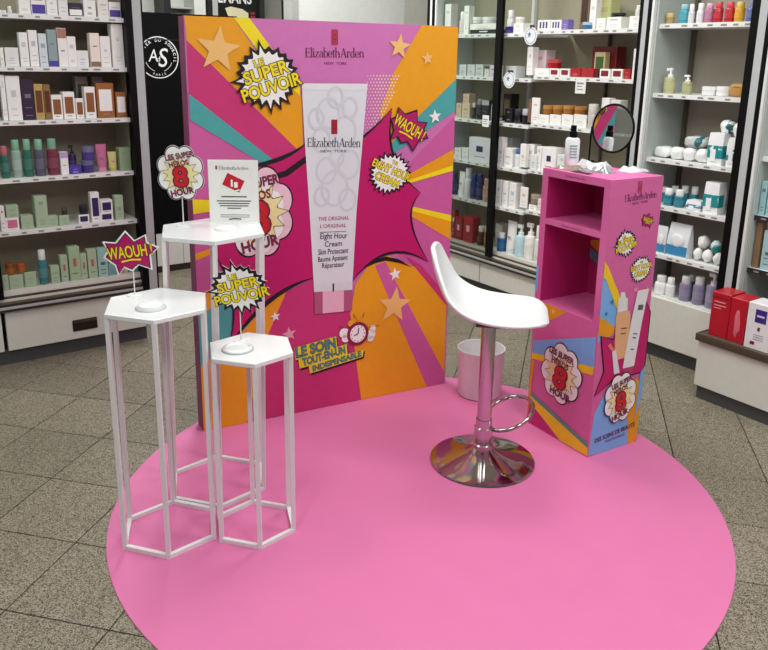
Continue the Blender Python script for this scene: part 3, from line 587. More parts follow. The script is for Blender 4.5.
BOARD_SHAPES={
 'orange_tl':[(0.002, 1.564), (0.169, 1.562), (0.247, 1.449), (0.426, 1.28), (0.427, 1.063), (0.006, 1.475)],
 'yellow_tl':[(0.169, 1.562), (0.227, 1.561), (0.419, 1.317), (0.418, 1.284), (0.303, 1.388)],
 'magenta_l':[(0.006, 1.475), (0.427, 1.063), (0.426, 1.002), (0.296, 1.057), (0.005, 1.294)],
 'teal_l':[(0.005, 1.294), (0.298, 1.058), (0.381, 0.981), (0.23, 1.061), (0.005, 1.204)],
 'yellow_l':[(-0.002, 0.921), (0.221, 0.895), (0.221, 0.884), (-0.001, 0.866)],
 'orange_l':[(-0.004, 0.716), (0.218, 0.776), (0.217, 0.76), (-0.004, 0.69)],
 'orange_l2':[(-0.004, 0.554), (0.206, 0.636), (0.204, 0.584), (-0.005, 0.472)],
 'teal_l2':[(-0.005, 0.472), (0.204, 0.576), (0.25, 0.497), (0.183, 0.396), (0.117, 0.344), (-0.006, 0.27)],
 'orange_bl':[(-0.006, 0.27), (0.117, 0.344), (0.183, 0.404), (0.274, 0.498), (0.349, 0.526), (0.271, 0.362), (0.174, -0.001), (-0.011, -0.002)],
 'magenta_b':[(0.349, 0.526), (0.459, 0.57), (0.626, 0.547), (0.626, 0.4), (0.68, -0.0), (0.174, -0.001), (0.244, 0.269), (0.271, 0.362)],
 'orange_br':[(0.626, 0.4), (0.649, 0.523), (0.721, 0.613), (0.8, 0.631), (0.911, 0.576), (0.95, 0.554), (1.092, 0.382), (1.094, -0.003), (0.68, -0.0)],
 'pink_br':[(0.738, 0.594), (0.786, 0.606), (1.092, 0.058), (1.094, -0.003), (1.006, -0.001)],
 'magenta_br':[(0.88, 0.623), (0.96, 0.57), (1.094, 0.414), (1.093, 0.372)],
 'burst_old':[(0.805, 1.234), (0.772, 1.153), (0.762, 1.081), (0.77, 1.013), (0.794, 0.942), (0.85, 0.898), (0.945, 0.885), (0.889, 0.845), (0.881, 0.752), (0.918, 0.663), (0.994, 0.583), (0.894, 0.639), (0.801, 0.665), (0.721, 0.645), (0.648, 0.574), (0.581, 0.509), (0.459, 0.575), (0.354, 0.566), (0.271, 0.511), (0.167, 0.415), (0.109, 0.341), (0.146, 0.483), (0.157, 0.582), (0.11, 0.678), (0.07, 0.728), (0.172, 0.815), (0.169, 0.947), (0.123, 1.024), (0.241, 1.03), (0.335, 1.04), (0.415, 1.086), (0.444, 1.104), (0.548, 1.234), (0.672, 1.085), (0.741, 1.153)],
 'crescent':[(0.698, 0.592), (0.739, 0.62), (0.786, 0.628), (0.847, 0.611), (0.911, 0.569), (0.848, 0.595), (0.786, 0.611), (0.739, 0.605)],
 'arc_l':[(0.186, 0.98), (0.274, 0.987), (0.354, 1.009), (0.444, 1.066), (0.443, 1.039), (0.361, 0.986), (0.278, 0.971)],
 'teal_r':[(1.104, 1.352), (0.783, 1.077), (0.783, 1.032), (1.105, 1.223)],
 'orange_r':[(0.849, 0.948), (1.102, 1.061), (1.102, 0.981), (0.859, 0.931)],
 'yellow_r':[(0.859, 0.935), (1.101, 0.994), (1.101, 0.97), (0.873, 0.926)],
 'orange_r2':[(0.866, 0.834), (1.102, 0.756), (1.101, 0.672), (0.866, 0.813)],
 'yellow_r2':[(0.866, 0.842), (1.103, 0.778), (1.103, 0.751), (0.866, 0.825)],
 'orange_tr':[(0.933, 1.556), (1.109, 1.554), (1.104, 1.352), (0.783, 1.077), (0.762, 1.081), (0.754, 1.224), (0.81, 1.37)],
 'tube':[(0.423, 1.331), (0.695, 1.33), (0.676, 1.116), (0.651, 0.837), (0.634, 0.533), (0.464, 0.545), (0.449, 0.852), (0.432, 1.124)],
 'tube_crimp':[(0.423, 1.331), (0.695, 1.33), (0.692, 1.305), (0.425, 1.308)],
 'cap_band':[(0.463, 0.547), (0.634, 0.537), (0.633, 0.503), (0.465, 0.514)],
 'cap':[(0.466, 0.514), (0.633, 0.503), (0.633, 0.414), (0.467, 0.42)],
 'cap_mid':[(0.502, 0.512), (0.595, 0.505), (0.595, 0.415), (0.501, 0.419)],
 'plate1':[(0.378, 0.29), (0.561, 0.311), (0.568, 0.247), (0.382, 0.235)],
 'plate2':[(0.394, 0.235), (0.609, 0.27), (0.613, 0.222), (0.399, 0.196)],
 'plate3':[(0.438, 0.203), (0.688, 0.233), (0.683, 0.201), (0.444, 0.167)],
}
BOARD_SPOTS={'logo': (0.559, 1.494), 'logo_l': (0.44, 1.436), 'logo_r': (0.682, 1.439), 'ny_l': (0.516, 1.409), 'ny_r': (0.61, 1.409), 'tl_l': (0.442, 1.112), 'tl_r': (0.667, 1.103), 'te': (0.554, 1.168), 'tn_l': (0.497, 1.085), 'tn_r': (0.607, 1.081), 'o_l': (0.485, 0.811), 'o_r': (0.618, 0.807), 'o2_l': (0.493, 0.782), 'o2_r': (0.605, 0.777), 'e1_l': (0.493, 0.738), 'e1_r': (0.61, 0.731), 'e2_l': (0.512, 0.707), 'e2_r': (0.586, 0.705), 'e3_l': (0.484, 0.677), 'e3_r': (0.614, 0.673), 'e4_l': (0.483, 0.644), 'e4_r': (0.612, 0.641), 'e5_l': (0.5, 0.616), 'e5_r': (0.597, 0.614), 'sp_c': (0.291, 1.353), 'sp_e': (0.419, 1.353), 'sp_t': (0.294, 1.462), 's1_l': (0.212, 1.324), 's1_r': (0.365, 1.373), 's2_l': (0.199, 1.264), 's2_r': (0.409, 1.333), 'le_l': (0.254, 1.389), 'le_r': (0.289, 1.4), 'w_c': (0.884, 1.15), 'w_l': (0.824, 1.183), 'w_r': (0.972, 1.101), 'w_x': (0.994, 1.147), 'w_y': (0.884, 1.061), 'c_c': (0.798, 0.975), 'c_x': (0.9, 0.97), 'c_y': (0.8, 0.889), 'c1_l': (0.703, 1.014), 'c1_r': (0.892, 0.92), 'c2_l': (0.73, 0.96), 'c2_r': (0.841, 0.903), 'k_c': (0.224, 0.857), 'k_x': (0.379, 0.845), 'k_y': (0.219, 0.682), 't1_l': (0.385, 0.267), 't1_r': (0.556, 0.285), 't2_l': (0.412, 0.221), 't2_r': (0.6, 0.247), 't3_l': (0.456, 0.186), 't3_r': (0.674, 0.217), 'clock': (0.659, 0.308), 'clock_x': (0.706, 0.301), 'clock_y': (0.659, 0.258)}
BURST_TIPS=[(0.805, 1.235), (0.748, 1.014), (0.945, 0.885), (0.829, 0.803), (0.994, 0.583), (0.784, 0.735), (0.626, 0.53), (0.537, 0.574), (0.464, 0.574), (0.251, 0.558), (0.109, 0.333), (0.186, 0.518), (0.063, 0.729), (0.197, 0.851), (0.112, 1.025), (0.342, 1.006), (0.448, 1.115), (0.603, 1.001)]
BOARD_STARS=[((0.115, 1.446), 0.076, 'peach'), ((0.833, 1.472), 0.046, 'peach'), ((0.961, 1.43), 0.027, 'peach'), ((1.004, 1.199), 0.028, 'white'), ((0.832, 0.547), 0.028, 'white'), ((0.832, 0.409), 0.077, 'peach'), ((0.301, 0.433), 0.02, 'white'), ((0.358, 0.351), 0.029, 'pinkw')]
SIDE_SHAPES={
 'rainbow_blue':[(-0.005, 0.736), (0.05, 0.648), (0.094, 0.544), (0.072, 0.475), (-0.016, 0.452), (-0.016, 0.621)],
 'rainbow_yellow':[(-0.0, 0.757), (0.02, 0.733), (0.108, 0.591), (0.111, 0.533), (0.079, 0.576), (0.016, 0.686), (-0.004, 0.703)],
 'rainbow_orange':[(-0.014, 0.561), (0.035, 0.531), (0.084, 0.499), (0.072, 0.471), (0.028, 0.463), (-0.022, 0.502)],
 'burst':[(0.016, 0.477), (0.075, 0.451), (0.101, 0.485), (0.145, 0.47), (0.213, 0.517), (0.23, 0.584), (0.274, 0.507), (0.293, 0.527), (0.284, 0.397), (0.272, 0.331), (0.244, 0.295), (0.094, 0.294), (0.008, 0.246), (0.048, 0.335)],
 'blue_b':[(0.004, 0.008), (0.016, 0.172), (0.059, 0.242), (0.19, 0.213), (0.215, -0.013)],
 'blue_r':[(0.244, 0.295), (0.269, 0.315), (0.271, 0.339), (0.263, 0.197), (0.238, 0.098)],
 'orange_b':[(0.184, 0.214), (0.225, 0.275), (0.257, 0.244), (0.264, 0.092), (0.266, -0.007), (0.214, -0.011)],
 'bottle':[(0.079, 0.538), (0.087, 0.556), (0.147, 0.554), (0.155, 0.534), (0.163, 0.372), (0.093, 0.368)],
 'bottle_cap':[(0.084, 0.556), (0.083, 0.61), (0.093, 0.612), (0.092, 0.631), (0.113, 0.63), (0.121, 0.608), (0.132, 0.602), (0.136, 0.556)],
 'tube':[(0.181, 0.625), (0.24, 0.625), (0.22, 0.5), (0.201, 0.328), (0.14, 0.329), (0.161, 0.51)],
 'tube_tip':[(0.14, 0.329), (0.201, 0.328), (0.19, 0.294), (0.158, 0.293)],
 'lip_case':[(0.075, 0.408), (0.095, 0.412), (0.126, 0.316), (0.097, 0.314)],
 'lip':[(0.049, 0.436), (0.063, 0.443), (0.087, 0.412), (0.075, 0.408)],
}
SIDE_SPOTS={'logo_l': (0.071, 0.972), 'logo_r': (0.233, 0.977), 'em': (0.142, 1.018), 'ny_l': (0.111, 0.951), 'ny_r': (0.192, 0.954), 'w_c': (0.2, 0.882), 'w_x': (0.234, 0.881), 'w_y': (0.204, 0.854), 'sp_c': (0.097, 0.811), 'sp_x': (0.156, 0.804), 'sp_y': (0.101, 0.759), 'c_c': (0.189, 0.704), 'c_x': (0.251, 0.696), 'c_y': (0.194, 0.65), 'k_c': (0.142, 0.212), 'k_x': (0.237, 0.19), 'k_y': (0.156, 0.099), 'd1_l': (0.031, 0.062), 'd1_r': (0.241, 0.08), 'd2_l': (0.088, 0.043), 'd2_r': (0.19, 0.049), 'st1': (0.233, 0.618), 'st2': (0.171, 0.627)}
FRONT_SHAPES={
 'orange_t':[(0.022, 0.533), (0.176, 0.521), (0.11, 0.474), (0.079, 0.456), (0.017, 0.503)],
 'blue':[(0.01, 0.355), (0.334, 0.473), (0.338, 0.351), (0.006, 0.303)],
 'yellow':[(0.006, 0.303), (0.337, 0.359), (0.335, 0.327), (0.006, 0.278)],
 'teal_b':[(0.015, 0.139), (0.34, 0.058), (0.343, 0.038), (0.014, 0.121)],
 'yellow_b':[(0.014, 0.125), (0.342, 0.042), (0.344, 0.006), (0.197, 0.004), (0.014, 0.094)],
 'magenta_b':[(0.014, 0.094), (0.197, 0.004), (0.004, 0.002)],
 'orange_l':[(0.008, 0.279), (0.026, 0.276), (0.015, 0.139), (0.006, 0.007), (0.0, 0.005)],
}
FRONT_SPOTS={'k_c': (0.177, 0.275), 'k_x': (0.287, 0.309), 'k_y': (0.183, 0.142), 'cub1_tl': (0.037, 1.011), 'cub1_tr': (0.337, 1.016), 'cub1_bl': (0.03, 0.839), 'cub1_br': (0.336, 0.865), 'cub2_tl': (0.027, 0.813), 'cub2_tr': (0.331, 0.828), 'cub2_bl': (0.028, 0.535), 'cub2_br': (0.34, 0.521)}
# ------------------------------------------------------------------ the setting
def granite():
    m = bpy.data.materials.new('granite_tile'); m.use_nodes = True; nt = m.node_tree; n = nt.nodes; b = n['Principled BSDF']; b.inputs['Roughness'].default_value = .42
    tc = n.new('ShaderNodeNewGeometry'); n1 = n.new('ShaderNodeTexNoise'); n1.inputs['Scale'].default_value = 230; n1.inputs['Detail'].default_value = 3; n1.inputs['Roughness'].default_value = .75
    n2 = n.new('ShaderNodeTexVoronoi'); n2.inputs['Scale'].default_value = 330; n3 = n.new('ShaderNodeTexNoise'); n3.inputs['Scale'].default_value = 5
    for q in (n1, n2, n3): nt.links.new(tc.outputs['Position'], q.inputs['Vector'])
    cr = n.new('ShaderNodeValToRGB'); e = cr.color_ramp.elements
    e[0].position = .34; e[0].color = lin('2C271F'); e[1].position = .66; e[1].color = lin('A49B89'); k = e.new(.5); k.color = lin('837A68')
    mx = n.new('ShaderNodeMix'); mx.data_type = 'FLOAT'; mx.inputs[0].default_value = .35; nt.links.new(n1.outputs['Fac'], mx.inputs[2])
    sep = n.new('ShaderNodeSeparateColor'); nt.links.new(n2.outputs['Color'], sep.inputs[0]); nt.links.new(sep.outputs[0], mx.inputs[3]); nt.links.new(mx.outputs[0], cr.inputs[0])
    oi = n.new('ShaderNodeObjectInfo'); mr = n.new('ShaderNodeMapRange'); mr.inputs[3].default_value = .9; mr.inputs[4].default_value = 1.08; nt.links.new(oi.outputs['Random'], mr.inputs[0])
    mul = n.new('ShaderNodeMix'); mul.data_type = 'RGBA'; mul.blend_type = 'MULTIPLY'; mul.inputs[0].default_value = 1
    nt.links.new(cr.outputs[0], mul.inputs[6]); nt.links.new(mr.outputs[0], mul.inputs[7]); nt.links.new(mul.outputs[2], b.inputs['Base Color']); return m
GRAN = granite()
floor = struct(box('floor', M('1E1A15', .9), None, -5, 6, -2.5, 8.5, -.06, -.004))
T = .305; ang = -.22; fa = Vector((math.cos(ang), math.sin(ang), 0)); fb = Vector((-math.sin(ang), math.cos(ang), 0)); org = Vector((-1.409, 2.777, 0))
tile_me = box_me(.0019, T - .0019, .0019, T - .0019, -.004, 0, .0008); tile_me.materials.append(GRAN)
cells = []
for i in range(-14, 22):
    for j in range(-12, 18):
        c = org + fa * (i + .5) * T + fb * (j + .5) * T
        if not (-4.4 < c.x < 5.4 and -.6 < c.y < 7.8): continue
        v = (c - Vector((0, 0, CAM_H))); z = v.dot(fw)
        seen = z > .3 and abs(v.dot(R2v) / z) < .56 and -.58 < v.dot(U2v) / z < .4
        under = (Vector((.094, 2.365, 0)) - c).length < .8
        cells.append(((0 if seen and not under else 1), c.length, i, j))
cells.sort()
rest = bmesh.new()
for n_, (pri, d, i, j) in enumerate(cells):
    p = org + fa * i * T + fb * j * T
    if n_ < 280 and pri == 0:
        o = link('floor_tile', tile_me, None, floor); o.location = p; o.rotation_euler = (0, 0, ang)
    else:
        q = [p + fa * .0019 + fb * .0019, p + fa * (T - .0019) + fb * .0019, p + fa * (T - .0019) + fb * (T - .0019), p + fa * .0019 + fb * (T - .0019)]
        rest.faces.new([rest.verts.new(x) for x in q])
o = link('floor_tile_field', bm_me(rest), GRAN, floor); o['kind'] = 'stuff'
WALL = M('CFCDC4', .7)
def wallbox(name, a0, a1, b0, b1, z0, z1, mat):
    v = [ab(a, b, z) for z in (z0, z1) for a, b in ((a0, b0), (a1, b0), (a1, b1), (a0, b1))]
    return struct(link(name, pyd(v, [(0, 1, 2, 3), (7, 6, 5, 4), (0, 4, 5, 1), (1, 5, 6, 2), (2, 6, 7, 3), (3, 7, 4, 0)]), mat))
wallbox('wall_left', -3.4, 1.20, -4.30, -4.20, 0, CEIL, WALL)
wallbox('wall_right', 3.62, 3.72, -6.5, 1.5, 0, CEIL, WALL)
wallbox('wall_back', 1.0, 3.72, -6.62, -6.5, 0, CEIL, M('B9B8B0', .7))
wallbox('wall_passage', 1.10, 1.20, -6.5, -4.30, 0, CEIL, WALL)
wallbox('wall_pillar', 2.40, 3.20, -4.45, -4.35, 0, CEIL, M('DCE0DA', .45))
wallbox('trim_1', 2.352, 2.40, -4.44, -4.345, 0, CEIL, M('A8AAA4', .5))
wallbox('ceiling', -5, 5, -8.5, 5, CEIL, CEIL + .08, M('E4E2DC', .8))
# ------------------------------------------------------------------ cabinets
ORD = ['', 'first', 'second', 'third', 'fourth', 'fifth', 'sixth', 'seventh', 'eighth', 'ninth', 'tenth', 'eleventh', 'twelfth', 'thirteenth', 'fourteenth', 'fifteenth', 'sixteenth', 'seventeenth', 'eighteenth', 'nineteenth', 'twentieth',
       'twenty-first', 'twenty-second', 'twenty-third', 'twenty-fourth', 'twenty-fifth', 'twenty-sixth', 'twenty-seventh', 'twenty-eighth', 'twenty-ninth', 'thirtieth']
SHELFNAME = ['top', 'second', 'third', 'fourth', 'fifth', 'lowest']
WHITE_LAM = M('D9D9CE', .35, coat=.2); BACKP = M('9C967F', .55); RAIL = M('E6E8E4', .4); BLK = M('070708', .5, spec=.15); ALU = M('B4B9B8', .4, spec=.3); KICK = M('4A4C4E', .5); SIDEP = M('B9C2BE', .4)
DARKTRIM = M('2E281F', .4); HAND = M('241E18', .3, .3)
def frame_of(axis, plane):
    """returns base point and yaw: local x runs along the cabinet to the right, local y into it"""
    if axis == 'b': return ab(0, plane), math.radians(36)
    return ab(plane, 0), math.radians(-54)
def shelf(parent, x0, x1, z, depth, y0=.02, mat=None, rail=None, tags=True):
    s = box('shelf', mat or RAIL, parent, x0, x1, y0, depth, z - .018, z - .0005)
    box('price_rail', rail or RAIL, s, x0, x1, y0 - .006, y0, z - .021, z)
    if tags:
        L = []; x = x0 + .03
        while x < x1 - .04:
            wd = random.uniform(.018, .03); L.append((x, x + wd, y0 - .0075, y0 - .006, z - .0145, z - .0075)); x += random.uniform(.05, .09)
        link('price_tag_print', boxes_me(L), M('8A8C8A', .5), s)['kind'] = 'stuff'
    return s
def post(parent, x0, segs, y0=-.02, y1=.04, z0=.0, z1=2.1):
    x = x0
    for wd, m in segs: box('frame_post', m, parent, x, x + wd, y0, y1, z0, z1); x += wd
def tracks(parent, x0, x1, z0, z1):
    h = (z1 - z0) / 7
    for k in range(7): box('door_track', (DARKTRIM, ALU, DARKTRIM, M('6A6250', .45), WHITE_LAM, M('4A4336', .45), WHITE_LAM)[k], parent, x0, x1, -.018 + k * .006, .05 , z0 + k * h, z0 + (k + 1) * h)
# ---- left cabinet
p0, yaw = frame_of('b', -3.80)
cab = thing('display_cabinet', 'white glass-door cabinet with skincare cartons on the left', 'cabinet', p0 + E1 * .6, yaw); X = -.6; LX = -1.7
box('back_panel', BACKP, cab, LX + X, 1.19 + X, .30, .315, .07, 2.1)
box('side_panel', M('A09A8A', .5), cab, 1.19 + X, 1.2 + X, .0, .30, .07, 2.1)
box('top_panel', WHITE_LAM, cab, LX + X, 1.255 + X, .0, .31, 2.1, 2.16)
box('kick_plate', KICK, cab, LX + X, 1.2 + X, .03, .3, 0, .072)
dr = box('drawer_front', WHITE_LAM, cab, .545 + X, 1.19 + X, 0, .03, .075, .268, .002)
for x_ in (-1.7, -.955, -.21):
    d2 = box('drawer_front', WHITE_LAM, cab, x_ + X, x_ + .738 + X, 0, .03, .075, .268, .002); box('drawer_handle', HAND, d2, x_ + .32 + X, x_ + .436 + X, -.004, .0, .115, .172, .003)
box('drawer_handle', HAND, dr, .834 + X, .95 + X, -.004, .0, .115, .172, .003)
box('handle_lip', M('4A4034', .25, .5), dr, .838 + X, .946 + X, -.012, -.004, .155, .168, .002)
tracks(cab, LX + X, 1.185 + X, .268, .345)
box('deck', WHITE_LAM, cab, LX + X, 1.185 + X, .02, .30, .335, .3595)
for z, it in LEFT_CASE[:-1]: shelf(cab, LX + X, 1.185 + X, z, .29)
post(cab, -.18 + X, ((.032, BLK), (.04, ALU), (.008, BLK)), z0=.346)
post(cab, 1.183 + X, ((.032, BLK), (.04, ALU), (.008, BLK)), z0=.26)
box('sliding_door_stile', BLK, cab, .502 + X, .548 + X, -.016, .0, .33, 2.05)
box('glass_pane', GLASS, cab, -.1 + X, .505 + X, -.009, -.005, .335, 2.05)
UPX = -3.45
# ---- middle cabinet (two bays)
p0, yaw = frame_of('a', 3.2)
mid = thing('display_cabinet', 'glass-door cabinet behind the bar stool, between board and mirror', 'cabinet', p0 + E2 * -3.2, yaw); X = 3.2
box('back_panel', BACKP, mid, -4.0 + X, -2.44 + X, .30, .315, .07, 2.1)
box('side_panel', SIDEP, mid, -4.0 + X, -3.99 + X, .0, .30, .07, 2.1); box('side_panel', SIDEP, mid, -2.45 + X, -2.44 + X, .0, .30, .07, 2.1)
box('top_panel', WHITE_LAM, mid, -4.07 + X, -2.37 + X, .0, .31, 2.1, 2.16)
box('kick_plate', KICK, mid, -4.06 + X, -2.44 + X, .035, .3, 0, .07)
for a, b in ((-4.06, -3.502), (-3.494, -2.96), (-2.952, -2.44)): box('drawer_front', WHITE_LAM, mid, a + X, b + X, 0, .03, .073, .212, .002)
tracks(mid, -4.06 + X, -2.44 + X, .212, .286)
box('deck', WHITE_LAM, mid, -4.0 + X, -2.44 + X, .02, .30, .275, .2955)
for z, it in MID_CASE_NEAR[:-1]: shelf(mid, -3.99 + X, -3.165 + X, z, .29)
for z, it in MID_CASE_FAR: shelf(mid, -3.145 + X, -2.45 + X, z, .29)
box('bay_upright', M('C9CEC8', .45), mid, UPX + X, UPX + .022 + X, .275, .30, .296, 2.1)
box('bay_upright', M('5A564A', .5), mid, -3.72 + X, -3.71 + X, .28, .30, .296, 2.1)
box('bay_upright', M('5A564A', .5), mid, -2.87 + X, -2.86 + X, .28, .30, .296, 2.1)
post(mid, -4.075 + X, ((.028, BLK), (.02, M('E8EAE8', .3)), (.03, BLK), (.012, M('E8EAE8', .3))), z0=.0)
post(mid, -2.448 + X, ((.02, BLK), (.026, ALU), (.022, BLK), (.012, M('E8EAE8', .3))))
box('sliding_door_stile', BLK, mid, -3.432 + X, -3.385 + X, -.022, .0, .262, 2.05)
box('glass_pane', GLASS, mid, -3.99 + X, -3.43 + X, -.012, -.008, .28, 2.05)
# ---- right cabinet
rig = thing('display_cabinet', 'white cabinet with cotton packs and bottles right of the pink podium', 'cabinet', p0 + E2 * -2.1, yaw); X = 2.1
box('back_panel', M('B0A898', .55), rig, -2.36 + X, -1.88 + X, .30, .315, .07, 2.1)
box('side_panel', SIDEP, rig, -2.366 + X, -2.356 + X, .0, .30, .07, 2.1)
box('back_upright', M('6A6250', .5), rig, -2.352 + X, -2.342 + X, .27, .30, .32, 2.1)
box('top_panel', WHITE_LAM, rig, -2.36 + X, -1.79 + X, .0, .31, 2.1, 2.16)
box('kick_plate', KICK, rig, -2.366 + X, -1.82 + X, .032, .3, 0, .072)
box('front_panel', WHITE_LAM, rig, -2.366 + X, -1.82 + X, 0, .03, .074, .316, .003)
box('deck', M('DDE0DC', .35), rig, -2.36 + X, -1.88 + X, .03, .30, .30, .3195)
for z, it in RIGHT_CASE[:-1]: shelf(rig, -2.355 + X, -1.885 + X, z, .29)
post(rig, -1.885 + X, ((.036, BLK), (.034, ALU), (.022, BLK), (.012, M('D8DAD6', .3))), z0=.304)
# ---- far right cabinet with projecting counter
edg = thing('display_cabinet', 'cabinet with projecting counter at the right picture edge', 'cabinet', p0 + E2 * -1.3, yaw); X = 1.3
box('back_panel', M('9AA09A', .5), edg, -1.775 + X, -.85 + X, .30, .315, .07, 2.1)
box('side_panel', SIDEP, edg, -1.779 + X, -1.773 + X, .0, .30, .29, 2.1)
box('back_upright', M('55514A', .5), edg, -1.64 + X, -1.63 + X, .28, .30, .32, 2.1)
box('kick_plate', KICK, edg, -1.79 + X, -.85 + X, -.235, .3, 0, .06)
box('front_panel', WHITE_LAM, edg, -1.80 + X, -.85 + X, -.25, -.22, .062, .27, .003)
box('end_panel', WHITE_LAM, edg, -1.80 + X, -1.78 + X, -.22, -.0, .062, .27)
box('end_panel', WHITE_LAM, edg, -.87 + X, -.85 + X, -.22, .30, .062, .27)
box('counter_top', M('5A5044', .35), edg, -1.80 + X, -.85 + X, -.25, .30, .282, .2995)
box('counter_edge', M('4A4034', .35), edg, -1.812 + X, -.85 + X, -.262, -.25, .268, .302, .004, 2)
box('counter_edge', M('4A4034', .35), edg, -1.812 + X, -1.80 + X, -.25, 0, .268, .302, .003)
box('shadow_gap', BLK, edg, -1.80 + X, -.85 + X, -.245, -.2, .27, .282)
for z in (.80, .565, 1.055, 1.33, 1.6): shelf(edg, -1.772 + X, -.86 + X, z, .29, rail=RAIL if z > 1 else M('26262A', .4))
# ---- hanging round tags and price cards on the middle cabinet
def wobbler(c, r, label, kind):
    t = thing('shelf_tag', label, 'shelf tag', p0 + E2 * c[0] + Vector((0, 0, c[1])), yaw, 'hanging tags on the middle cabinet')
    if kind == 'round':
        link('disc', lathe_me([(0, -.001), (r, -.001), (r, .001), (0, .001)], 24), M('E4E8EA', .4), t).rotation_euler = (math.pi / 2, 0, 0)
        ring = link('disc_print', pyd(*[[(x, -.0016, y) for x, y in stroke(arc(0, 0, r * .8, r * .8, 0, 360, 24), r * .08)[0]], stroke(arc(0, 0, r * .8, r * .8, 0, 360, 24), r * .08)[1]]), M('9AA4AC', .5), t)
        link('print_mark', pyd(*[[(x, -.0018, y) for x, y in xf(star(0, 0, 1), -r * .2, r * .15, r * .35, r * .4)[0]], star(0, 0, 1)[1]]), M('5A7A9A', .5), t)
        box('clip', M('2A2A2C', .4), t, -.006, .006, -.004, .02, r * .9, r * 1.18)
    else:
        box('card', M('E6E8E4', .45), t, -r, r, -.0012, .0, -r * 1.2, r * 1.2)
        link('card_print', boxes_me([(-r * .7, r * .6, -.0018, -.0012, r * .2, r * .45), (-r * .7, r * .3, -.0018, -.0012, -r * .2, -r * .05), (-r * .7, r * .5, -.0018, -.0012, -r * .65, -r * .5)]), M('8A8C90', .5), t)
    t.location -= E1 * .032; return t
wobbler((-3.141, 1.561), .048, 'round white tag clipped to the upright near the top shelf', 'round')
wobbler((-3.289, 1.323), .045, 'round white tag hanging beside the black door stile', 'round')
wobbler((-2.763, 1.312), .034, 'white price card under the red cartons', 'card')
wobbler((-3.469, 1.08), .028, 'white price card left of the black door stile', 'card')
# ------------------------------------------------------------------ products
def tint(h, k): return ''.join('%02X' % int(int(h[i:i + 2], 16) * (1 - k) + 235 * k) for i in (0, 2, 4))
def put_carton(root, wd, h, c1, c2, opt, lim=.075, seed=0):
    rn = random.Random(seed); dp = min(max(wd, .035), .075, lim); x = wd / 2
    box('carton_body', M(c1, .45), root, -x, x, 0, dp, 0, h, min(.0015, wd * .06))
    y = -.0007
    def lab(nm, x0, x1, z0, z1, col): box(nm, M(col, .45), root, x0, x1, y, 0, z0, z1)
    if opt == 'win': lab('label', -x * .72, x * .72, h * .2, h * .82, c2); lab('label_line', -x * .4, x * .4, h * .1, h * .125, '8A8A86')
    elif opt == 'low': lab('label', -x * .9, x * .9, 0.004, min(h * .5, .042), c2); lab('label_line', -x * .6, x * .6, h * .62, h * .65, '8A8A90')
    elif opt == 'foot': lab('label', -x * .96, x * .96, .002, h * .16, c2); lab('label_line', -x * .4, x * .4, h * .6, h * .63, '7A7A7A')
    elif opt == 'top': lab('label', -x * .96, x * .96, h * .74, h * .99, c2); lab('label_line', -x * .4, x * .4, h * .4, h * .43, '7A7A7A')
    elif opt == 'bars':
        for k in (-.5, .0, .5): lab('label', x * (k - .14) , x * (k + .14), h * .2, h * .82, c2)
    elif opt == 'dot': lab('label', -x * .3, x * .3, h * .42, h * .66, c2); lab('label_line', -x * .5, x * .5, h * .2, h * .225, '6A6A66')
    else:
        q = rn.uniform(.35, .75); e = rn.uniform(.25, .6); s_ = tint(c2, .15)
        lab('label', -x * e, x * e, h * q, h * (q + rn.uniform(.05, .16)), s_)
        for z_ in (rn.uniform(.2, .3), rn.uniform(.1, .17)): lab('label_line', -x * rn.uniform(.3, .6), x * rn.uniform(.3, .6), h * z_, h * z_ + .0035, s_)
def put_bottle(root, wd, h, c1, c2, opt, pump=False):
    r = wd / 2; hb = h * ((.64 if c2[0] == 'F' else .72) if not pump else .66); body = M(c1, .22, coat=.3)
    link('bottle_body', lathe_me([(r * .92, 0), (r, .003), (r, hb * .9), (r * .92, hb * .97), (r * .7, hb)], 18), body, root)
    if pump:
        link('pump_collar', lathe_me([(r * .5, hb), (r * .5, hb + h * .1), (r * .22, hb + h * .1), (r * .2, h * .9)], 14), M(c2, .35), root)
        box('pump_head', M(c2, .35), root, -r * .8, r * .35, -r * .28, r * .28, h * .88, h, .002)
    else:
        link('cap', lathe_me([(r * .74, hb), (r * .76, hb + .001), (r * .74, h - .002), (r * .68, h), (0, h)], 16), M(c2, .35), root)
    if h > .06: link('label', lathe_me([(r * 1.012, hb * .28), (r * 1.012, hb * .66)], 18), M(tint(c1, .12), .4), root)
    for ch in root.children: ch.location.y = r
def put_jar(root, wd, h, c1, c2, opt):
    r = wd / 2
    link('jar_body', lathe_me([(r * .92, 0), (r, .003), (r, h * .58), (r * .94, h * .6)], 18), M(c1, .2, coat=.3), root).location.y = r
    link('lid', lathe_me([(r * .98, h * .6), (r, h * .61), (r, h * .97), (r * .95, h), (0, h)], 18), M(c2, .35), root).location.y = r
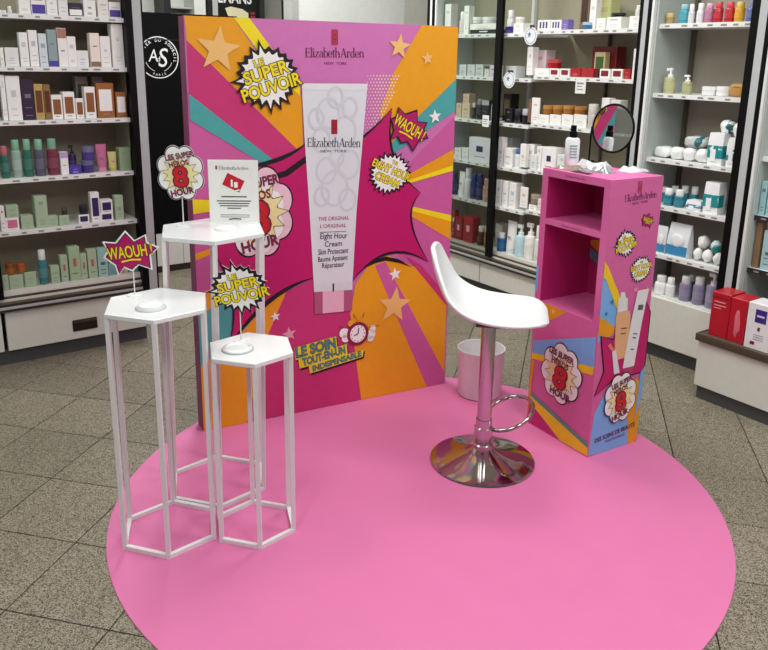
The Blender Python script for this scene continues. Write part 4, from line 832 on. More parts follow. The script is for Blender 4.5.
def put_tube(root, wd, h, c1, c2, opt):
    r = wd / 2; bm = bmesh.new(); rings = []
    for k in range(9):
        u = k / 8; z = h * .16 + (h * .84) * u; ry = r * .75 * (1 - u) + .002 * u; rx = r * (.9 + .1 * u)
        rings.append([bm.verts.new((rx * math.cos(2 * math.pi * j / 16), ry * math.sin(2 * math.pi * j / 16), z)) for j in range(16)])
    for a, b in zip(rings, rings[1:]):
        for j in range(16): bm.faces.new((a[j], a[(j + 1) % 16], b[(j + 1) % 16], b[j]))
    bm.faces.new(rings[-1]); bm.faces.new(rings[0])
    link('tube_body', bm_me(bm, 50), M(c1, .3, coat=.2), root).location.y = r
    link('cap', lathe_me([(r * .8, 0), (r * .8, h * .16)], 16), M(c2, .35), root).location.y = r
    box('label_line', M('8A9098', .5), root, -r * .4, r * .4, r * .3, r * .34, h * .5, h * .54)
from mathutils import noise as mnoise
def lump(bm, cx, cy, cz, rx, ry, rz, seed, n=10, m=7, amp=.12, full=1.):
    sp = lambda x: math.copysign(abs(x) ** full, x)
    rnd = random.Random(seed); ph = [rnd.uniform(0, 6.28) for _ in range(4)]; rings = []
    for i in range(m + 1):
        th = math.pi * i / m; ring = []
        for k in range(n):
            f = 2 * math.pi * k / n; s = 1 + amp * math.sin(3 * f + ph[0] + 2 * th) * math.sin(th) + amp * .6 * math.sin(5 * th + ph[1] + f) + amp * 1.2 * mnoise.noise((3.2 * math.sin(th) * math.cos(f) + seed, 3.2 * math.sin(th) * math.sin(f), 3.2 * math.cos(th)))
            ring.append((cx + rx * s * sp(math.sin(th)) * sp(math.cos(f)), cy + ry * s * sp(math.sin(th)) * sp(math.sin(f)), cz + rz * s * sp(math.cos(th))))
        rings.append([bm.verts.new(ring[0])] if i in (0, m) else [bm.verts.new(p) for p in ring])
    for a, b in zip(rings, rings[1:]):
        for k in range(n):
            q = []
            for v in (a[k % len(a)], a[(k + 1) % len(a)], b[(k + 1) % len(b)], b[k % len(b)]):
                if v not in q: q.append(v)
            bm.faces.new(q)
def put_soft(root, kind, wd, h, c1, c2, seed):
    bm = bmesh.new(); dp = min(max(wd, .05), .11)
    if kind == 'ball': lump(bm, 0, h * .52, h * .5, wd * .47, h * .47, h * .48, seed, 16, 12, .07)
    elif kind == 'roll':
        lump(bm, 0, dp / 2, h * .5, wd * .49, dp * .45, h * .48, seed, 20, 16, .06, .72)
    elif kind == 'pack':
        add_box(bm, -wd / 2, wd / 2, 0, dp * .7, 0, h); bmesh.ops.subdivide_edges(bm, edges=bm.edges[:], cuts=3, use_grid_fill=True)
        rnd = random.Random(seed)
        for v in bm.verts:
            k = math.sin(math.pi * max(0, min(1, v.co.z / h))); v.co.x *= .9 + .06 * k; v.co.y += (v.co.y - dp * .35) * .18 * k + rnd.uniform(-.0015, .0015); v.co.x += rnd.uniform(-.0015, .0015)
    else:
        add_box(bm, -wd / 2, wd / 2, 0, dp * .5, 0, h); bmesh.ops.subdivide_edges(bm, edges=bm.edges[:], cuts=3, use_grid_fill=True)
        for v in bm.verts: u = max(0, min(1, v.co.z / h)); v.co.y = dp * .25 + (v.co.y - dp * .25) * (1 - u ** 2 * .95); 
    body = link({'ball': 'cotton_body', 'roll': 'roll_body', 'pack': 'pack_body', 'pouch': 'pouch_body'}[kind], bm_me(bm, 60), M(c1, .6 if kind == 'ball' else .35, bump=.15, scale=60), root)
    if kind == 'pack':
        box('wrap_band', M(c2, .35), root, -wd * .5, wd * .5, -dp * .07, dp * .5, h * .22 if h > .06 else h * .3, h * .62, .002)
        box('label', M('F2F4F4', .4), root, -wd * .28, wd * .05, -dp * .075, -dp * .06, h * .12, h * .5)
    elif kind == 'pouch':
        box('print_band', M(c2, .35), root, -wd * .49, wd * .49, -.0012, .002, h * .04, h * .34)
        bm = bmesh.new(); lump(bm, 0, .0, h * .5, wd * .3, .004, h * .2, seed, 14, 8, .02); link('print_panel', bm_me(bm, 60), M('F0F0EE', .4), root)
    elif kind == 'roll':
        if c2 != 'FFFFFF': bm = bmesh.new(); lump(bm, wd * .2, dp / 2, h * .5, wd * .26, dp * .52, h * .52, seed + 2, 12, 8, .05); link('wrap', bm_me(bm, 60), M(c2, .35), root)
    elif c2: bm = bmesh.new(); lump(bm, wd * .15, h * .45, h * .4, wd * .4, h * .46, h * .42, seed + 3, 12, 8, .05); link('wrap', bm_me(bm, 60), M(c2, .35), root)
KINDS = {'carton': ('carton', 'carton'), 'bottle': ('bottle', 'bottle'), 'pump': ('pump_bottle', 'bottle'), 'jar': ('cosmetic_jar', 'jar'), 'tube': ('cosmetic_tube', 'tube'),
         'roll': ('cotton_roll', 'cotton roll'), 'pack': ('cotton_pack', 'cotton pack'), 'pouch': ('product_pouch', 'pouch'), 'ball': ('cotton_ball', 'cotton ball'), 'soap': ('soap_block', 'soap')}
def stock(shelves, axis, plane, case):
    base, yaw_ = frame_of(axis, plane); ax = E1 if axis == 'b' else E2; back = -E2 if axis == 'b' else E1
    for si, (z, items) in enumerate(shelves):
        items = sorted(items, key=lambda r: r[1])
        name = SHELFNAME[si] if len(shelves) > 2 else ('upper', 'lower')[si]
        if len(shelves) > 2 and si == len(shelves) - 1: name = 'lowest'
        tops = {}
        for n_, (kind, pos, wd, h, set_, z0, c1, c2, opt, desc) in enumerate(items):
            nm, cat = KINDS[kind]; h = max(h, .012)
            # things stacked on others start exactly on the top of what carries them
            root = thing(nm, '%s, %s from left, %s shelf, %s' % (desc, ORD[n_ + 1], name, case), cat, base + ax * pos + back * set_ + Vector((0, 0, z0)), yaw_, 'stock on the %s shelf, %s' % (name, case))
            lim = .075
            for o_ in items:
                if o_[4] > set_ and abs(o_[1] - pos) < (o_[2] + wd) / 2 and o_[5] < z0 + h and z0 < o_[5] + o_[3]: lim = min(lim, o_[4] - set_ - .002)
            if kind == 'carton': put_carton(root, wd, h, c1, c2, opt, lim, n_ + 31 * si)
            elif kind in ('bottle', 'pump'): put_bottle(root, wd, h, c1, c2, opt, kind == 'pump')
            elif kind == 'jar': put_jar(root, wd, h, c1, c2, opt)
            elif kind == 'tube': put_tube(root, wd, h, c1, c2, opt)
            elif kind == 'soap': box('soap_body', M(c1, .5), root, -wd / 2, wd / 2, 0, wd * .8, 0, h, min(wd, h) * .25, 4); box('stamp', M(c2, .5), root, -wd * .2, wd * .2, -.001, .002, h * .78 - .004, h * .78)
            else: put_soft(root, kind, wd, h, c1, c2, n_ * 7 + si)
stock(LEFT_CASE, 'b', -3.80, 'left cabinet')
midshelves = [(MID_CASE_NEAR[k][0], MID_CASE_NEAR[k][1] + (MID_CASE_FAR[k][1] if k < len(MID_CASE_FAR) else [])) for k in range(len(MID_CASE_NEAR))]
stock(midshelves, 'a', 3.2, 'middle cabinet')
stock(RIGHT_CASE, 'a', 3.2, 'right cabinet')
stock(EDGE_CASE, 'a', 3.2, 'far right cabinet')
# gift boxes on the projecting counter
def gift(label, b0, b1, a0, dp, h, col, kind):
    t = thing('gift_box', label, 'box', ab(a0, (b0 + b1) / 2, .30), yaw, 'boxes on the projecting counter'); x = (b1 - b0) / 2
    box('box_body', M(col, .35, coat=.2), t, -x, x, 0, dp, 0, h, .002)
    if kind == 'red':
        link('print_lines', boxes_me([(-x * .7, x * .5, -.001, 0, h * .78, h * .8), (-x * .7, x * .6, -.001, 0, h * .7, h * .72), (-x * .7, x * .1, -.001, 0, h * .64, h * .655)]), M('E0A0A4', .5), t)
        box('lid_line', M('7A0E18', .4), t, -x, x, -.0015, 0, h * .88, h * .895)
    elif kind == 'redpic':
        bm = bmesh.new(); lump(bm, 0, -.0005, h * .45, x * .35, .002, h * .3, 5, 12, 8, .2); link('print_picture', bm_me(bm, 60), M('D8707A', .4), t)
    else:
        box('label', M('3A2A78', .4), t, -x * .35, x * .55, -.001, 0, h * .6, h * .88); link('label_lines', boxes_me([(-x * .2, x * .4, -.0016, -.001, h * .72, h * .76)]), M('D0C8E8', .4), t)
        link('print_marks', boxes_me([(-x * .05, x * .15, -.001, 0, h * .42, h * .5), (-x * .5, -x * .15, -.001, 0, h * .1, h * .17)]), M('7A1A2A', .4), t); link('print_lines', boxes_me([(-x * .3, x * .5, -.001, 0, h * (.22 + .05 * k), h * (.235 + .05 * k)) for k in range(3)]), M('9A9AA4', .4), t)
gift('red box with fine lines, leftmost on the projecting counter', -1.775, -1.69, 2.972, .11, .195, 'B31525', 'red')
gift('red box with pink picture, middle of the three counter boxes', -1.687, -1.615, 2.972, .10, .19, 'B81A2A', 'redpic')
gift('white box with purple label on the projecting counter', -1.605, -1.50, 2.962, .10, .195, 'E6E6E6', 'white')
# ------------------------------------------------------------------ passage behind the board
blk = thing('brow_bar_stand', 'white base with black panel and round white emblem, left of board', 'display stand', ab(1.9, -5.0), math.radians(36)); X = -1.9
box('base_cabinet', M('D3D3CC', .4), blk, 1.3 + X, 2.36 + X, 0, .4, .05, .27); box('kick_plate', DARKTRIM, blk, 1.3 + X, 2.36 + X, .02, .4, 0, .05)
box('door_seam', M('8A8A84', .5), blk, 1.85 + X, 1.853 + X, -.002, 0, .05, .27)
box('black_panel', M('060607', .7, spec=.1), blk, 1.5 + X, 2.3 + X, .0, .12, .272, 1.68); box('panel_ledge', M('17171A', .4), blk, 1.5 + X, 2.3 + X, -.003, .0, 1.515, 1.52)
fm = front_map(-.0006); WI = M('D8DADA', .4); CX, CZ, RR = 1.756 + X, 1.408, .126
ink('emblem_ring', [stroke(arc(CX, CZ, RR, RR, 0, 360, 48), .006), stroke(arc(CX, CZ, RR * .70, RR * .70, 200, 250, 14), .003), stroke(arc(CX, CZ, RR * .70, RR * .70, 290, 340, 14), .003)], WI, blk, fm, 1)
def arc_text(s, r, a0, a1, hgt, flip=False):
    L = []
    for i, ch in enumerate(s):
        if ch == ' ': continue
        a = math.radians(a0 + (a1 - a0) * i / (len(s) - 1)); g, asp = text_shape(ch, .02); wd_ = hgt * asp
        L.append(xf(g, CX + r * math.cos(a), CZ + r * math.sin(a), hgt, hgt, a - math.pi / 2 if not flip else a + math.pi / 2))
    ink('emblem_lettering', L, WI, blk, fm, 1)
arc_text('ATELIER DU SOURCIL', RR * .84, 192, -12, .017); arc_text('PARIS', RR * .84, 250, 290, .012, True)
lettering('A', CX - .032, CZ + .012, .06, .075, 0, (WI,), blk, fm, 1, (0.,), .12); lettering('S', CX + .03, CZ, .055, .115, 0, (WI,), blk, fm, 1, (0.,), .15); lettering('d', CX - .002, CZ - .008, .02, .03, 0, (WI,), blk, fm, 2, (0.,), .1)
far = thing('poster_frame', 'black poster frame with white letters behind the board', 'poster', ab(2.9, -6.2), math.radians(36)); X = -2.9
box('poster', M('0B0C0C', .4), far, 2.675 + X, 3.05 + X, 0, .04, .4, 2.3); box('frame_post', M('2A2C2C', .4), far, 3.05 + X, 3.09 + X, -.03, .05, 0, 2.4); box('frame_post', M('C4C8C4', .4, .3), far, 2.63 + X, 2.675 + X, -.03, .05, 0, 2.4)
box('frame_post', M('1A1A1A', .4), far, 2.585 + X, 2.63 + X, -.03, .05, 0, 2.4); box('frame_post', M('2A2C2C', .4), far, 3.29 + X, 3.33 + X, -.03, .05, 0, 2.4)
fm = front_map(-.0006)
lettering('EMANS', 2.84 + X, 1.885, .29, .085, 0, (M('E8EAE8', .4),), far, fm, 1, (.02,))
ink('poster_picture', [poly([(2.75 + X, 1.80), (2.80 + X, 1.815), (2.90 + X, 1.80), (2.955 + X, 1.77), (2.955 + X, 1.70), (2.79 + X, 1.70)])], M('E6DEB8', .4), far, fm, 1)
ink('poster_lines', [poly([(2.975 + X + k * .05, 1.76 - .03 * j), (3.015 + X + k * .05, 1.76 - .03 * j), (3.015 + X + k * .05, 1.78 - .03 * j), (2.975 + X + k * .05, 1.78 - .03 * j)]) for k in range(1) for j in range(3)], M('9A2A3A', .4), far, fm, 1)
fs = thing('far_shelf_unit', 'pale shelf unit far behind the black emblem panel', 'shelf unit', ab(2.2, -6.3), math.radians(36)); X = -2.2
box('back_panel', M('C9CBC4', .5), fs, 1.6 + X, 2.58 + X, .1, .14, 0, 2.3); box('upright', M('17181A', .4), fs, 2.235 + X, 2.29 + X, -.12, .1, 0, 2.3); box('upright', M('DADCD6', .4), fs, 2.48 + X, 2.575 + X, -.12, .1, 0, 2.3)
for z in (1.73, 1.78, 1.4): box('shelf', M('AEB4AC', .4), fs, 2.29 + X, 2.48 + X, -.08, .1, z, z + .012)
# ------------------------------------------------------------------ pink round mat
PINKMAT = M('D672A4', .55, vary=.035, scale=9)
tag(link('round_mat', lathe_me([(0, .0003), (.999, .0003), (1.0, .001), (.999, .003), (0, .003)], 128), PINKMAT), 'large round pink floor mat under the whole display', 'mat').location = (.094, 2.365, 0)
MZ = .003
# ------------------------------------------------------------------ backdrop board
BW, BH, BT = 1.102, 1.556, .08
bdp = thing('backdrop_board', 'large pink and orange comic-style advertising board with giant cream tube', 'display board', (-.736, 2.773, MZ), .485)
PK = M('CE73B4', .5); box('panel', PK, bdp, 0, BW, 0, BT, 0, BH)
box('side_edge', M('8E3F6C', .5), bdp, -.001, 0, 0, BT, 0, BH)
fm = front_map(0.)
INKB = dict(orange=M('EA9F10', .5), yellow=M('F4DC14', .5), magenta=M('C83274', .5), teal=M('4AA3A4', .5), pink=M('CB5C9E', .5), burst=M('BE0C66', .5), peach=M('F0BE74', .5), white=INKS['white'], pinkw=M('E8A0B8', .5))
NAME = {'orange': 'orange_ray', 'yellow': 'yellow_ray', 'magenta': 'magenta_ray', 'teal': 'teal_ray', 'pink': 'pink_ray'}
cl = lambda k: clip(BOARD_SHAPES[k], 0, BW, 0.001, BH)
ink('pink_ray', [poly(clip([(0, 1.3), (.3, .98), (.24, .75), (.1, .42), (0, .3)], 0, BW, 0, BH))], INKB['pink'], bdp, fm, 1)
ink('pink_ray', [poly(clip([(.82, .95), (1.102, 1.2), (1.102, .3), (.85, .62)], 0, BW, 0, BH))], INKB['pink'], bdp, fm, 1)
for key, col, ly in (('orange_tl', 'orange', 2), ('yellow_tl', 'yellow', 3), ('magenta_l', 'magenta', 3), ('teal_l', 'teal', 4), ('yellow_l', 'yellow', 2), ('orange_l', 'orange', 2), ('orange_l2', 'orange', 2), ('teal_l2', 'teal', 2), ('orange_bl', 'orange', 3),
                     ('magenta_b', 'magenta', 4), ('orange_br', 'orange', 5), ('pink_br', 'pink', 6), ('magenta_br', 'magenta', 6), ('teal_r', 'teal', 3), ('orange_tr', 'orange', 2), ('orange_r', 'orange', 3), ('yellow_r', 'yellow', 4), ('orange_r2', 'orange', 3), ('yellow_r2', 'yellow', 4)):
    ink(NAME[col], [poly(cl(key))], INKB[col], bdp, fm, ly)
def tess(pts):
    from mathutils.geometry import tessellate_polygon
    return (list(pts), [tuple(t) for t in tessellate_polygon([[Vector((p[0], p[1], 0)) for p in pts]])])
bp_, bw_ = bez([(BURST_TIPS[i], BURST_TIPS[i + 1], w_) for i, w_ in zip(range(0, len(BURST_TIPS), 2), (.020, .016, .018, .006, .036, .012, .012, .030, .02))])
ink('explosion_outline', [stroke(bp_, bw_, True)], INKS['black'], bdp, fm, 7)
ink('explosion', [tess(bp_)], INKB['burst'], bdp, fm, 8)
ink('explosion_arc', [poly(BOARD_SHAPES['crescent']), poly(BOARD_SHAPES['arc_l'])], INKS['black'], bdp, fm, 9)
dots = []
for i in range(24):
    for j in range(30):
        s, t = .63 + i * .0135 + (j % 2) * .00675, 1.36 - j * .0125
        e = .87 - (1.42 - t) * .47
        if s < e and .69 + (1.33 - t) * -.05 < s and t > 1.08: dots.append(disc(s, t, .0042 * min(1, max(.35, (s - .62) * 8)), .0042 * min(1, max(.35, (s - .62) * 8)), 6))
d_ = ink('halftone_dots', dots, M('F0CCC8', .5), bdp, fm, 3); d_['kind'] = 'stuff'
for (c, r, col) in BOARD_STARS: ink('star', [star(c[0], c[1], r * 1.08, .42, 5, .12 * (1 if r > .03 else -1))], INKB[col], bdp, fm, 9)
B = BOARD_SPOTS; REDE = M('C03A58', .5); WINE = M('5A1638', .5)
emblem(B['logo'][0], B['logo'][1] + .006, .056, bdp, fm, 3, REDE); wordmark((B['logo_l'][0], B['logo_l'][1] + .006), (B['logo_r'][0], B['logo_r'][1] + .006), .033, WINE, bdp, fm, 3)
def line_text(s, p, q, hgt, mat, layer, off=0.): cx, cy, wd, rot = between(p, q); lettering(s, cx, cy, wd, hgt, rot, (mat,), bdp, fm, layer, (off,))
line_text('NEW  YORK', (B['ny_l'][0], B['ny_l'][1] - .004), (B['ny_r'][0], B['ny_r'][1] - .004), .010, WINE, 3, .0)
# giant tube
TUBE = M('DEE0E6', .4, vary=.05, scale=3); PAT = M('D0D3DA', .4)
ink('tube_body', [poly(BOARD_SHAPES['tube'])], TUBE, bdp, fm, 11)
rings = []
rr = random.Random(3)
for cx, cy, r in ((.50, 1.12, .035), (.60, 1.15, .045), (.52, 1.0, .04), (.615, 1.02, .045), (.555, .93, .055), (.50, .9, .03), (.61, .88, .035), (.53, 1.22, .045), (.62, 1.24, .03), (.48, 1.2, .03), (.565, 1.05, .028), (.56, 1.28, .03)): rings.append(stroke(arc(cx, cy, r, r * 1.25, 0, 360, 22), .010, False))
for k_, r_ in enumerate(rings): ink('tube_ring', [r_], PAT, bdp, fm, 12 + .06 * k_)
ink('tube_crimp', [poly(BOARD_SHAPES['tube_crimp'])], M('E2E4E8', .4), bdp, fm, 12)
ink('cap_band', [poly(BOARD_SHAPES['cap_band'])], M('D8DADE', .4), bdp, fm, 12); ink('cap', [poly(BOARD_SHAPES['cap'])], M('B0567C', .35), bdp, fm, 12); ink('cap_shine', [poly(BOARD_SHAPES['cap_mid'])], M('E6B4C6', .35), bdp, fm, 13)
ink('cap_notch', [poly([(.545, .505), (.552, .505), (.552, .54), (.545, .54)])], INKS['black'], bdp, fm, 13)
emblem(B['te'][0], B['te'][1], .055, bdp, fm, 13, M('B02038', .5)); wordmark(B['tl_l'], B['tl_r'], .034, M('2A1A28', .5), bdp, fm, 13); line_text('NEW  YORK', (B['tn_l'][0], B['tn_l'][1] - .008), (B['tn_r'][0], B['tn_r'][1] - .008), .010, M('2A1A28', .5), 13, .0)
PKT = M('A85470', .5); DK = M('3A3642', .5)
for s, a, b, h_, m_ in (('THE ORIGINAL', 'o_l', 'o_r', .015, PKT), ("L'ORIGINAL", 'o2_l', 'o2_r', .015, PKT), ('Eight Hour', 'e1_l', 'e1_r', .030, DK), ('Cream', 'e2_l', 'e2_r', .022, DK), ('Skin Protectant', 'e3_l', 'e3_r', .022, DK), ('Baume Apaisant', 'e4_l', 'e4_r', .027, DK), ('Réparateur', 'e5_l', 'e5_r', .027, DK)): line_text(s, B[a], B[b], h_, m_, 13, .01)
ink('rule_line', [stroke([(.49, .757), (.605, .752)], .002)], DK, bdp, fm, 13)
motif_super(B['sp_c'], .148, .138, bdp, fm, 14, 5, .30)
motif_waouh(B['w_c'], .098, .088, bdp, fm, 14, -.5); motif_cream(B['c_c'], .108, .096, bdp, fm, 14, -.42)
motif_eight((.24, .857), .15, .185, bdp, fm, 9, .05, True)
for k, (nm, body, a, b, h_) in enumerate((('plate1', 'LE SOIN', 't1_l', 't1_r', .042), ('plate2', 'TOUT-EN-UN', 't2_l', 't2_r', .032), ('plate3', 'INDISPENSABLE', 't3_l', 't3_r', .024))):
    pl = BOARD_SHAPES[nm]; ink('caption_shadow', [poly([(x + .006, y - .008) for x, y in pl])], INKS['black'], bdp, fm, 10 + k); ink('caption_plate', [poly(pl)], M('E6D62C', .5), bdp, fm, 11 + k)
    cx, cy, wd, rot = between(B[a], B[b]); lettering(body, cx, cy, wd, h_, rot, (INKS['black'], M('4A8A90', .5)), bdp, fm, 14, (.05, .015))
CX_, CY_ = B['clock']
ink('puff', [disc(CX_ - .062, CY_ + .012, .022, .022), disc(CX_ - .055, CY_ - .012, .018, .018), disc(CX_ + .062, CY_ - .012, .02, .022), disc(CX_ + .07, CY_ + .012, .014, .016), disc(CX_ + .06, CY_ - .03, .014, .014)], INKS['white'], bdp, fm, 14)
ink('clock_bell', [disc(CX_ - .03, CY_ + .05, .016, .014), disc(CX_ + .03, CY_ + .05, .016, .014), stroke([(CX_, CY_ + .06), (CX_, CY_ + .085)], .008)], M('E8A020', .5), bdp, fm, 14)
ink('clock_rim', [disc(CX_, CY_, .05, .052, 28)], M('8A1440', .5), bdp, fm, 15); ink('clock_face', [disc(CX_, CY_, .036, .038, 28)], INKS['white'], bdp, fm, 16)
ink('clock_hand', [stroke([(CX_, CY_), (CX_ + .004, CY_ + .026)], .005), stroke([(CX_, CY_), (CX_ - .018, CY_ - .006)], .005)] + [disc(CX_ + .03 * math.sin(k * .5236), CY_ + .032 * math.cos(k * .5236), .0025, .0025, 6) for k in range(12)], M('5A1030', .5), bdp, fm, 17)
ink('motion_line', [stroke([(CX_ - .09, CY_ + .045), (CX_ - .05, CY_ + .03)], .003), stroke([(CX_ + .05, CY_ + .02), (CX_ + .1, CY_ + .022)], .003), stroke([(CX_ - .02, CY_ + .09), (CX_ - .012, CY_ + .07)], .003), stroke([(CX_ + .03, CY_ + .088), (CX_ + .02, CY_ + .07)], .003)], M('8A1440', .5), bdp, fm, 14)
# ------------------------------------------------------------------ pink podium with two open shelves
PA = 24.117 - 8 * math.pi; PW, PD, PH = .342, .262, 1.04
FAv = Vector((math.cos(PA), math.sin(PA), 0)); FBv = Vector((-math.sin(PA), math.cos(PA), 0)); PN = Vector((.731, 2.622, MZ)); PL = PN - FAv * PW
pod = thing('display_podium', 'tall pink printed podium with two open shelves beside the bar stool', 'podium', PL, PA)
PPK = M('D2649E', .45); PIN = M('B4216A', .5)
box('side_wall', PPK, pod, 0, .03, 0, PD, 0, PH); box('side_wall', PPK, pod, PW - .03, PW, 0, PD, 0, PH)
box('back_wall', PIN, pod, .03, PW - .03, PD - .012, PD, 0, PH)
box('top', PPK, pod, .03, PW - .03, 0, PD - .012, PH - .028, PH)
box('middle_shelf', PPK, pod, .03, PW - .03, 0, PD - .012, .832, .852)
box('lower_shelf', PPK, pod, .03, PW - .03, .012, PD - .012, .50, .525)
box('front_panel', PPK, pod, .03, PW - .03, 0, .012, 0, .525)
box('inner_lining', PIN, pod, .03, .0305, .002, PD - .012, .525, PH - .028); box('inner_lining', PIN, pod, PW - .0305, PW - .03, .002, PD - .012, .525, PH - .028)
im = lambda s, t, k: (s, PD - .012 - STEP * k, t)
ink('lining_print', [poly([(.03, .742), (.14, .76), (.18, .70), (.125, .66), (.08, .70), (.03, .725)])], M('E09410', .5), pod, im, 1); ink('lining_print', [poly([(.03, .71), (.09, .69), (.13, .655), (.14, .62), (.075, .655), (.03, .675)])], M('5A8CA0', .5), pod, im, 2)
fm = front_map(0.); PI = dict(orange=M('E09A18', .5), blue=M('78B0E6', .5), yellow=M('EFC818', .5), teal=M('5A9088', .5), magenta=M('C42A78', .5))
fc = lambda k: clip(FRONT_SHAPES[k], 0, PW, 0.001, .525)
for k, col, ly in (('orange_t', 'orange', 1), ('blue', 'blue', 1), ('yellow', 'yellow', 2), ('magenta_b', 'magenta', 1), ('yellow_b', 'yellow', 2), ('teal_b', 'teal', 3), ('orange_l', 'orange', 3)): ink(col + '_band', [poly(fc(k))], PI[col], pod, fm, ly)
ink('blue_edge', [poly([(0, .56), (.012, .56), (.012, .66), (0, .66)])], PI['blue'], pod, fm, 1)
ink('star', [star(.055, .50, .022, .42), star(.11, .505, .014, .42)], M('F0C060', .5), pod, fm, 3)
motif_eight((.177, .275), .112, .125, pod, fm, 5, -.18)
sm = side_map(PW); sc2 = lambda k: clip(SIDE_SHAPES[k], 0, PD, 0.001, PH)
for k, col, ly in (('rainbow_blue', 'blue', 1), ('rainbow_orange', 'orange', 2), ('rainbow_yellow', 'yellow', 3), ('blue_b', 'blue', 1), ('blue_r', 'blue', 5), ('orange_b', 'orange', 2)): ink(col + '_band', [tess(sc2(k))], PI[col], pod, sm, ly)
sb = sc2('burst'); ink('explosion_outline', [stroke(sb, .012, True)], INKS['black'], pod, sm, 3); ink('explosion', [tess(sb)], INKB['burst'], pod, sm, 4)
ink('star', [star(.055, .60, .012), star(.03, .56, .01)], M('3A70A8', .5), pod, sm, 4); ink('star', [star(.233, .618, .018)], M('F09A50', .5), pod, sm, 4); ink('star', [star(.171, .63, .012)], M('F0A0C0', .5), pod, sm, 4)
ink('printed_bottle', [tess(SIDE_SHAPES['bottle'])], M('E2B080', .4), pod, sm, 6); ink('printed_bottle_cap', [tess(SIDE_SHAPES['bottle_cap'])], M('DCE0E0', .4), pod, sm, 7)
ink('printed_bottle_text', [stroke([(.112, .49), (.142, .488)], .004), stroke([(.112, .47), (.14, .468)], .004)], M('8A3A3A', .5), pod, sm, 7)
ink('printed_tube', [tess(SIDE_SHAPES['tube'])], M('E4E4E6', .4), pod, sm, 8); ink('printed_tube_tip', [tess(SIDE_SHAPES['tube_tip'])], M('B8386A', .4), pod, sm, 8)
ink('printed_tube_text', [stroke([(.19, .56), (.217, .556)], .02), stroke([(.178, .46), (.2, .455)], .005), stroke([(.176, .445), (.196, .44)], .005), stroke([(.172, .40), (.19, .396)], .005)], M('5A5A66', .5), pod, sm, 9)
ink('printed_lipstick', [tess(SIDE_SHAPES['lip_case'])], M('DCDCE0', .3), pod, sm, 8); ink('printed_lipstick_tip', [tess(SIDE_SHAPES['lip'])], M('E08070', .4), pod, sm, 8)
S = SIDE_SPOTS; emblem(.142, 1.008, .042, pod, sm, 2, M('CC5078', .5)); wordmark(S['logo_l'], S['logo_r'], .024, WINE, pod, sm, 2)
cx, cy, wd, rot = between(S['ny_l'], S['ny_r']); lettering('NEW  YORK', cx, cy, wd, .008, rot, (WINE,), pod, sm, 2, (.0,))
motif_waouh((.2, .882), .036, .03, pod, sm, 2, -.3); motif_super((.097, .811), .066, .058, pod, sm, 2, 5, .2); motif_cream((.189, .704), .063, .056, pod, sm, 2, .05)
motif_eight((.142, .212), .088, .105, pod, sm, 10, .12)
cx, cy, wd, rot = between(S['d1_l'], S['d1_r']); lettering('DES SOINS DE BEAUTÉ', cx, cy, wd, .022, rot, (M('5A1450', .5),), pod, sm, 3, (.03,))
cx, cy, wd, rot = between(S['d2_l'], S['d2_r']); lettering('INDISPENSABLES', cx, cy, wd, .011, rot, (M('5A1450', .5),), pod, sm, 3, (.0,))
lettering('ElizabethArden', .17, PH - .014, .1, .007, 0, (WINE,), pod, fm, 1, (0.,)); lettering('ElizabethArden', .17, .842, .1, .007, 0, (WINE,), pod, fm, 1, (0.,))
# things on top of the podium
PT = MZ + PH
sp = thing('spray_bottle', 'white spray bottle with black cap standing on the pink podium', 'bottle', (.675, 3.005, PT))
link('bottle_body', lathe_me([(.026, 0), (.028, .004), (.028, .095), (.024, .104), (.013, .108)], 24, 1., .75), M('E4EAEA', .3, coat=.3), sp); link('cap', lathe_me([(.0145, .106), (.0145, .128), (.011, .13), (.011, .152), (0, .153)], 20), BLK, sp)
lb_ = boxes_me([(-.014, .014, -.0225, -.021, .03 + .011 * k, .034 + .011 * k) for k in range(5)]); link('label_print', lb_, M('7A9A94', .5), sp)
mir = thing('tabletop_mirror', 'round black-rimmed mirror on a stand on the pink podium', 'mirror', (.83, 3.02, PT))
mn = math.atan2(-.664, -.748); TAU = .045      # the way the mirror faces
def mloc(u, v, d): return (u * -math.sin(mn) + d * math.cos(mn), u * math.cos(mn) + d * math.sin(mn), v)
def tilt(o, z): o.location = (0, 0, z); o.rotation_euler = (math.pi / 2 - TAU, 0, mn + math.pi / 2)
MC, MR = .142, .09
tilt(link('mirror_glass', lathe_me([(0, .0), (MR, .0), (MR, .003), (0, .003)], 48), M('E8ECEC', .02, 1.)  , mir), MC)
link('rim', tube_me([mloc(MR * math.cos(t * .1309), MC + MR * math.sin(t * .1309), .002 - MR * math.sin(t * .1309) * TAU) for t in range(48)], .0045, 8, True), BLK, mir)
tilt(link('backing', lathe_me([(0, -.006), (MR, -.006), (MR, -.001), (0, -.001)], 48), BLK, mir), MC)
link('stand_arm', tube_me([mloc(-MR - .006, MC, 0), mloc(-MR - .009, MC - .03, 0), mloc(-MR - .009, .006, 0)], .0035, 8), BLK, mir)
link('foot', tube_me([mloc(-MR - .009, .005, -.03), mloc(-MR - .009, .005, .03)], .0035, 8), BLK, mir)
link('foot_bar', tube_me([mloc(-MR - .009, .005, 0), mloc(.0, .005, 0)], .0035, 8), BLK, mir)
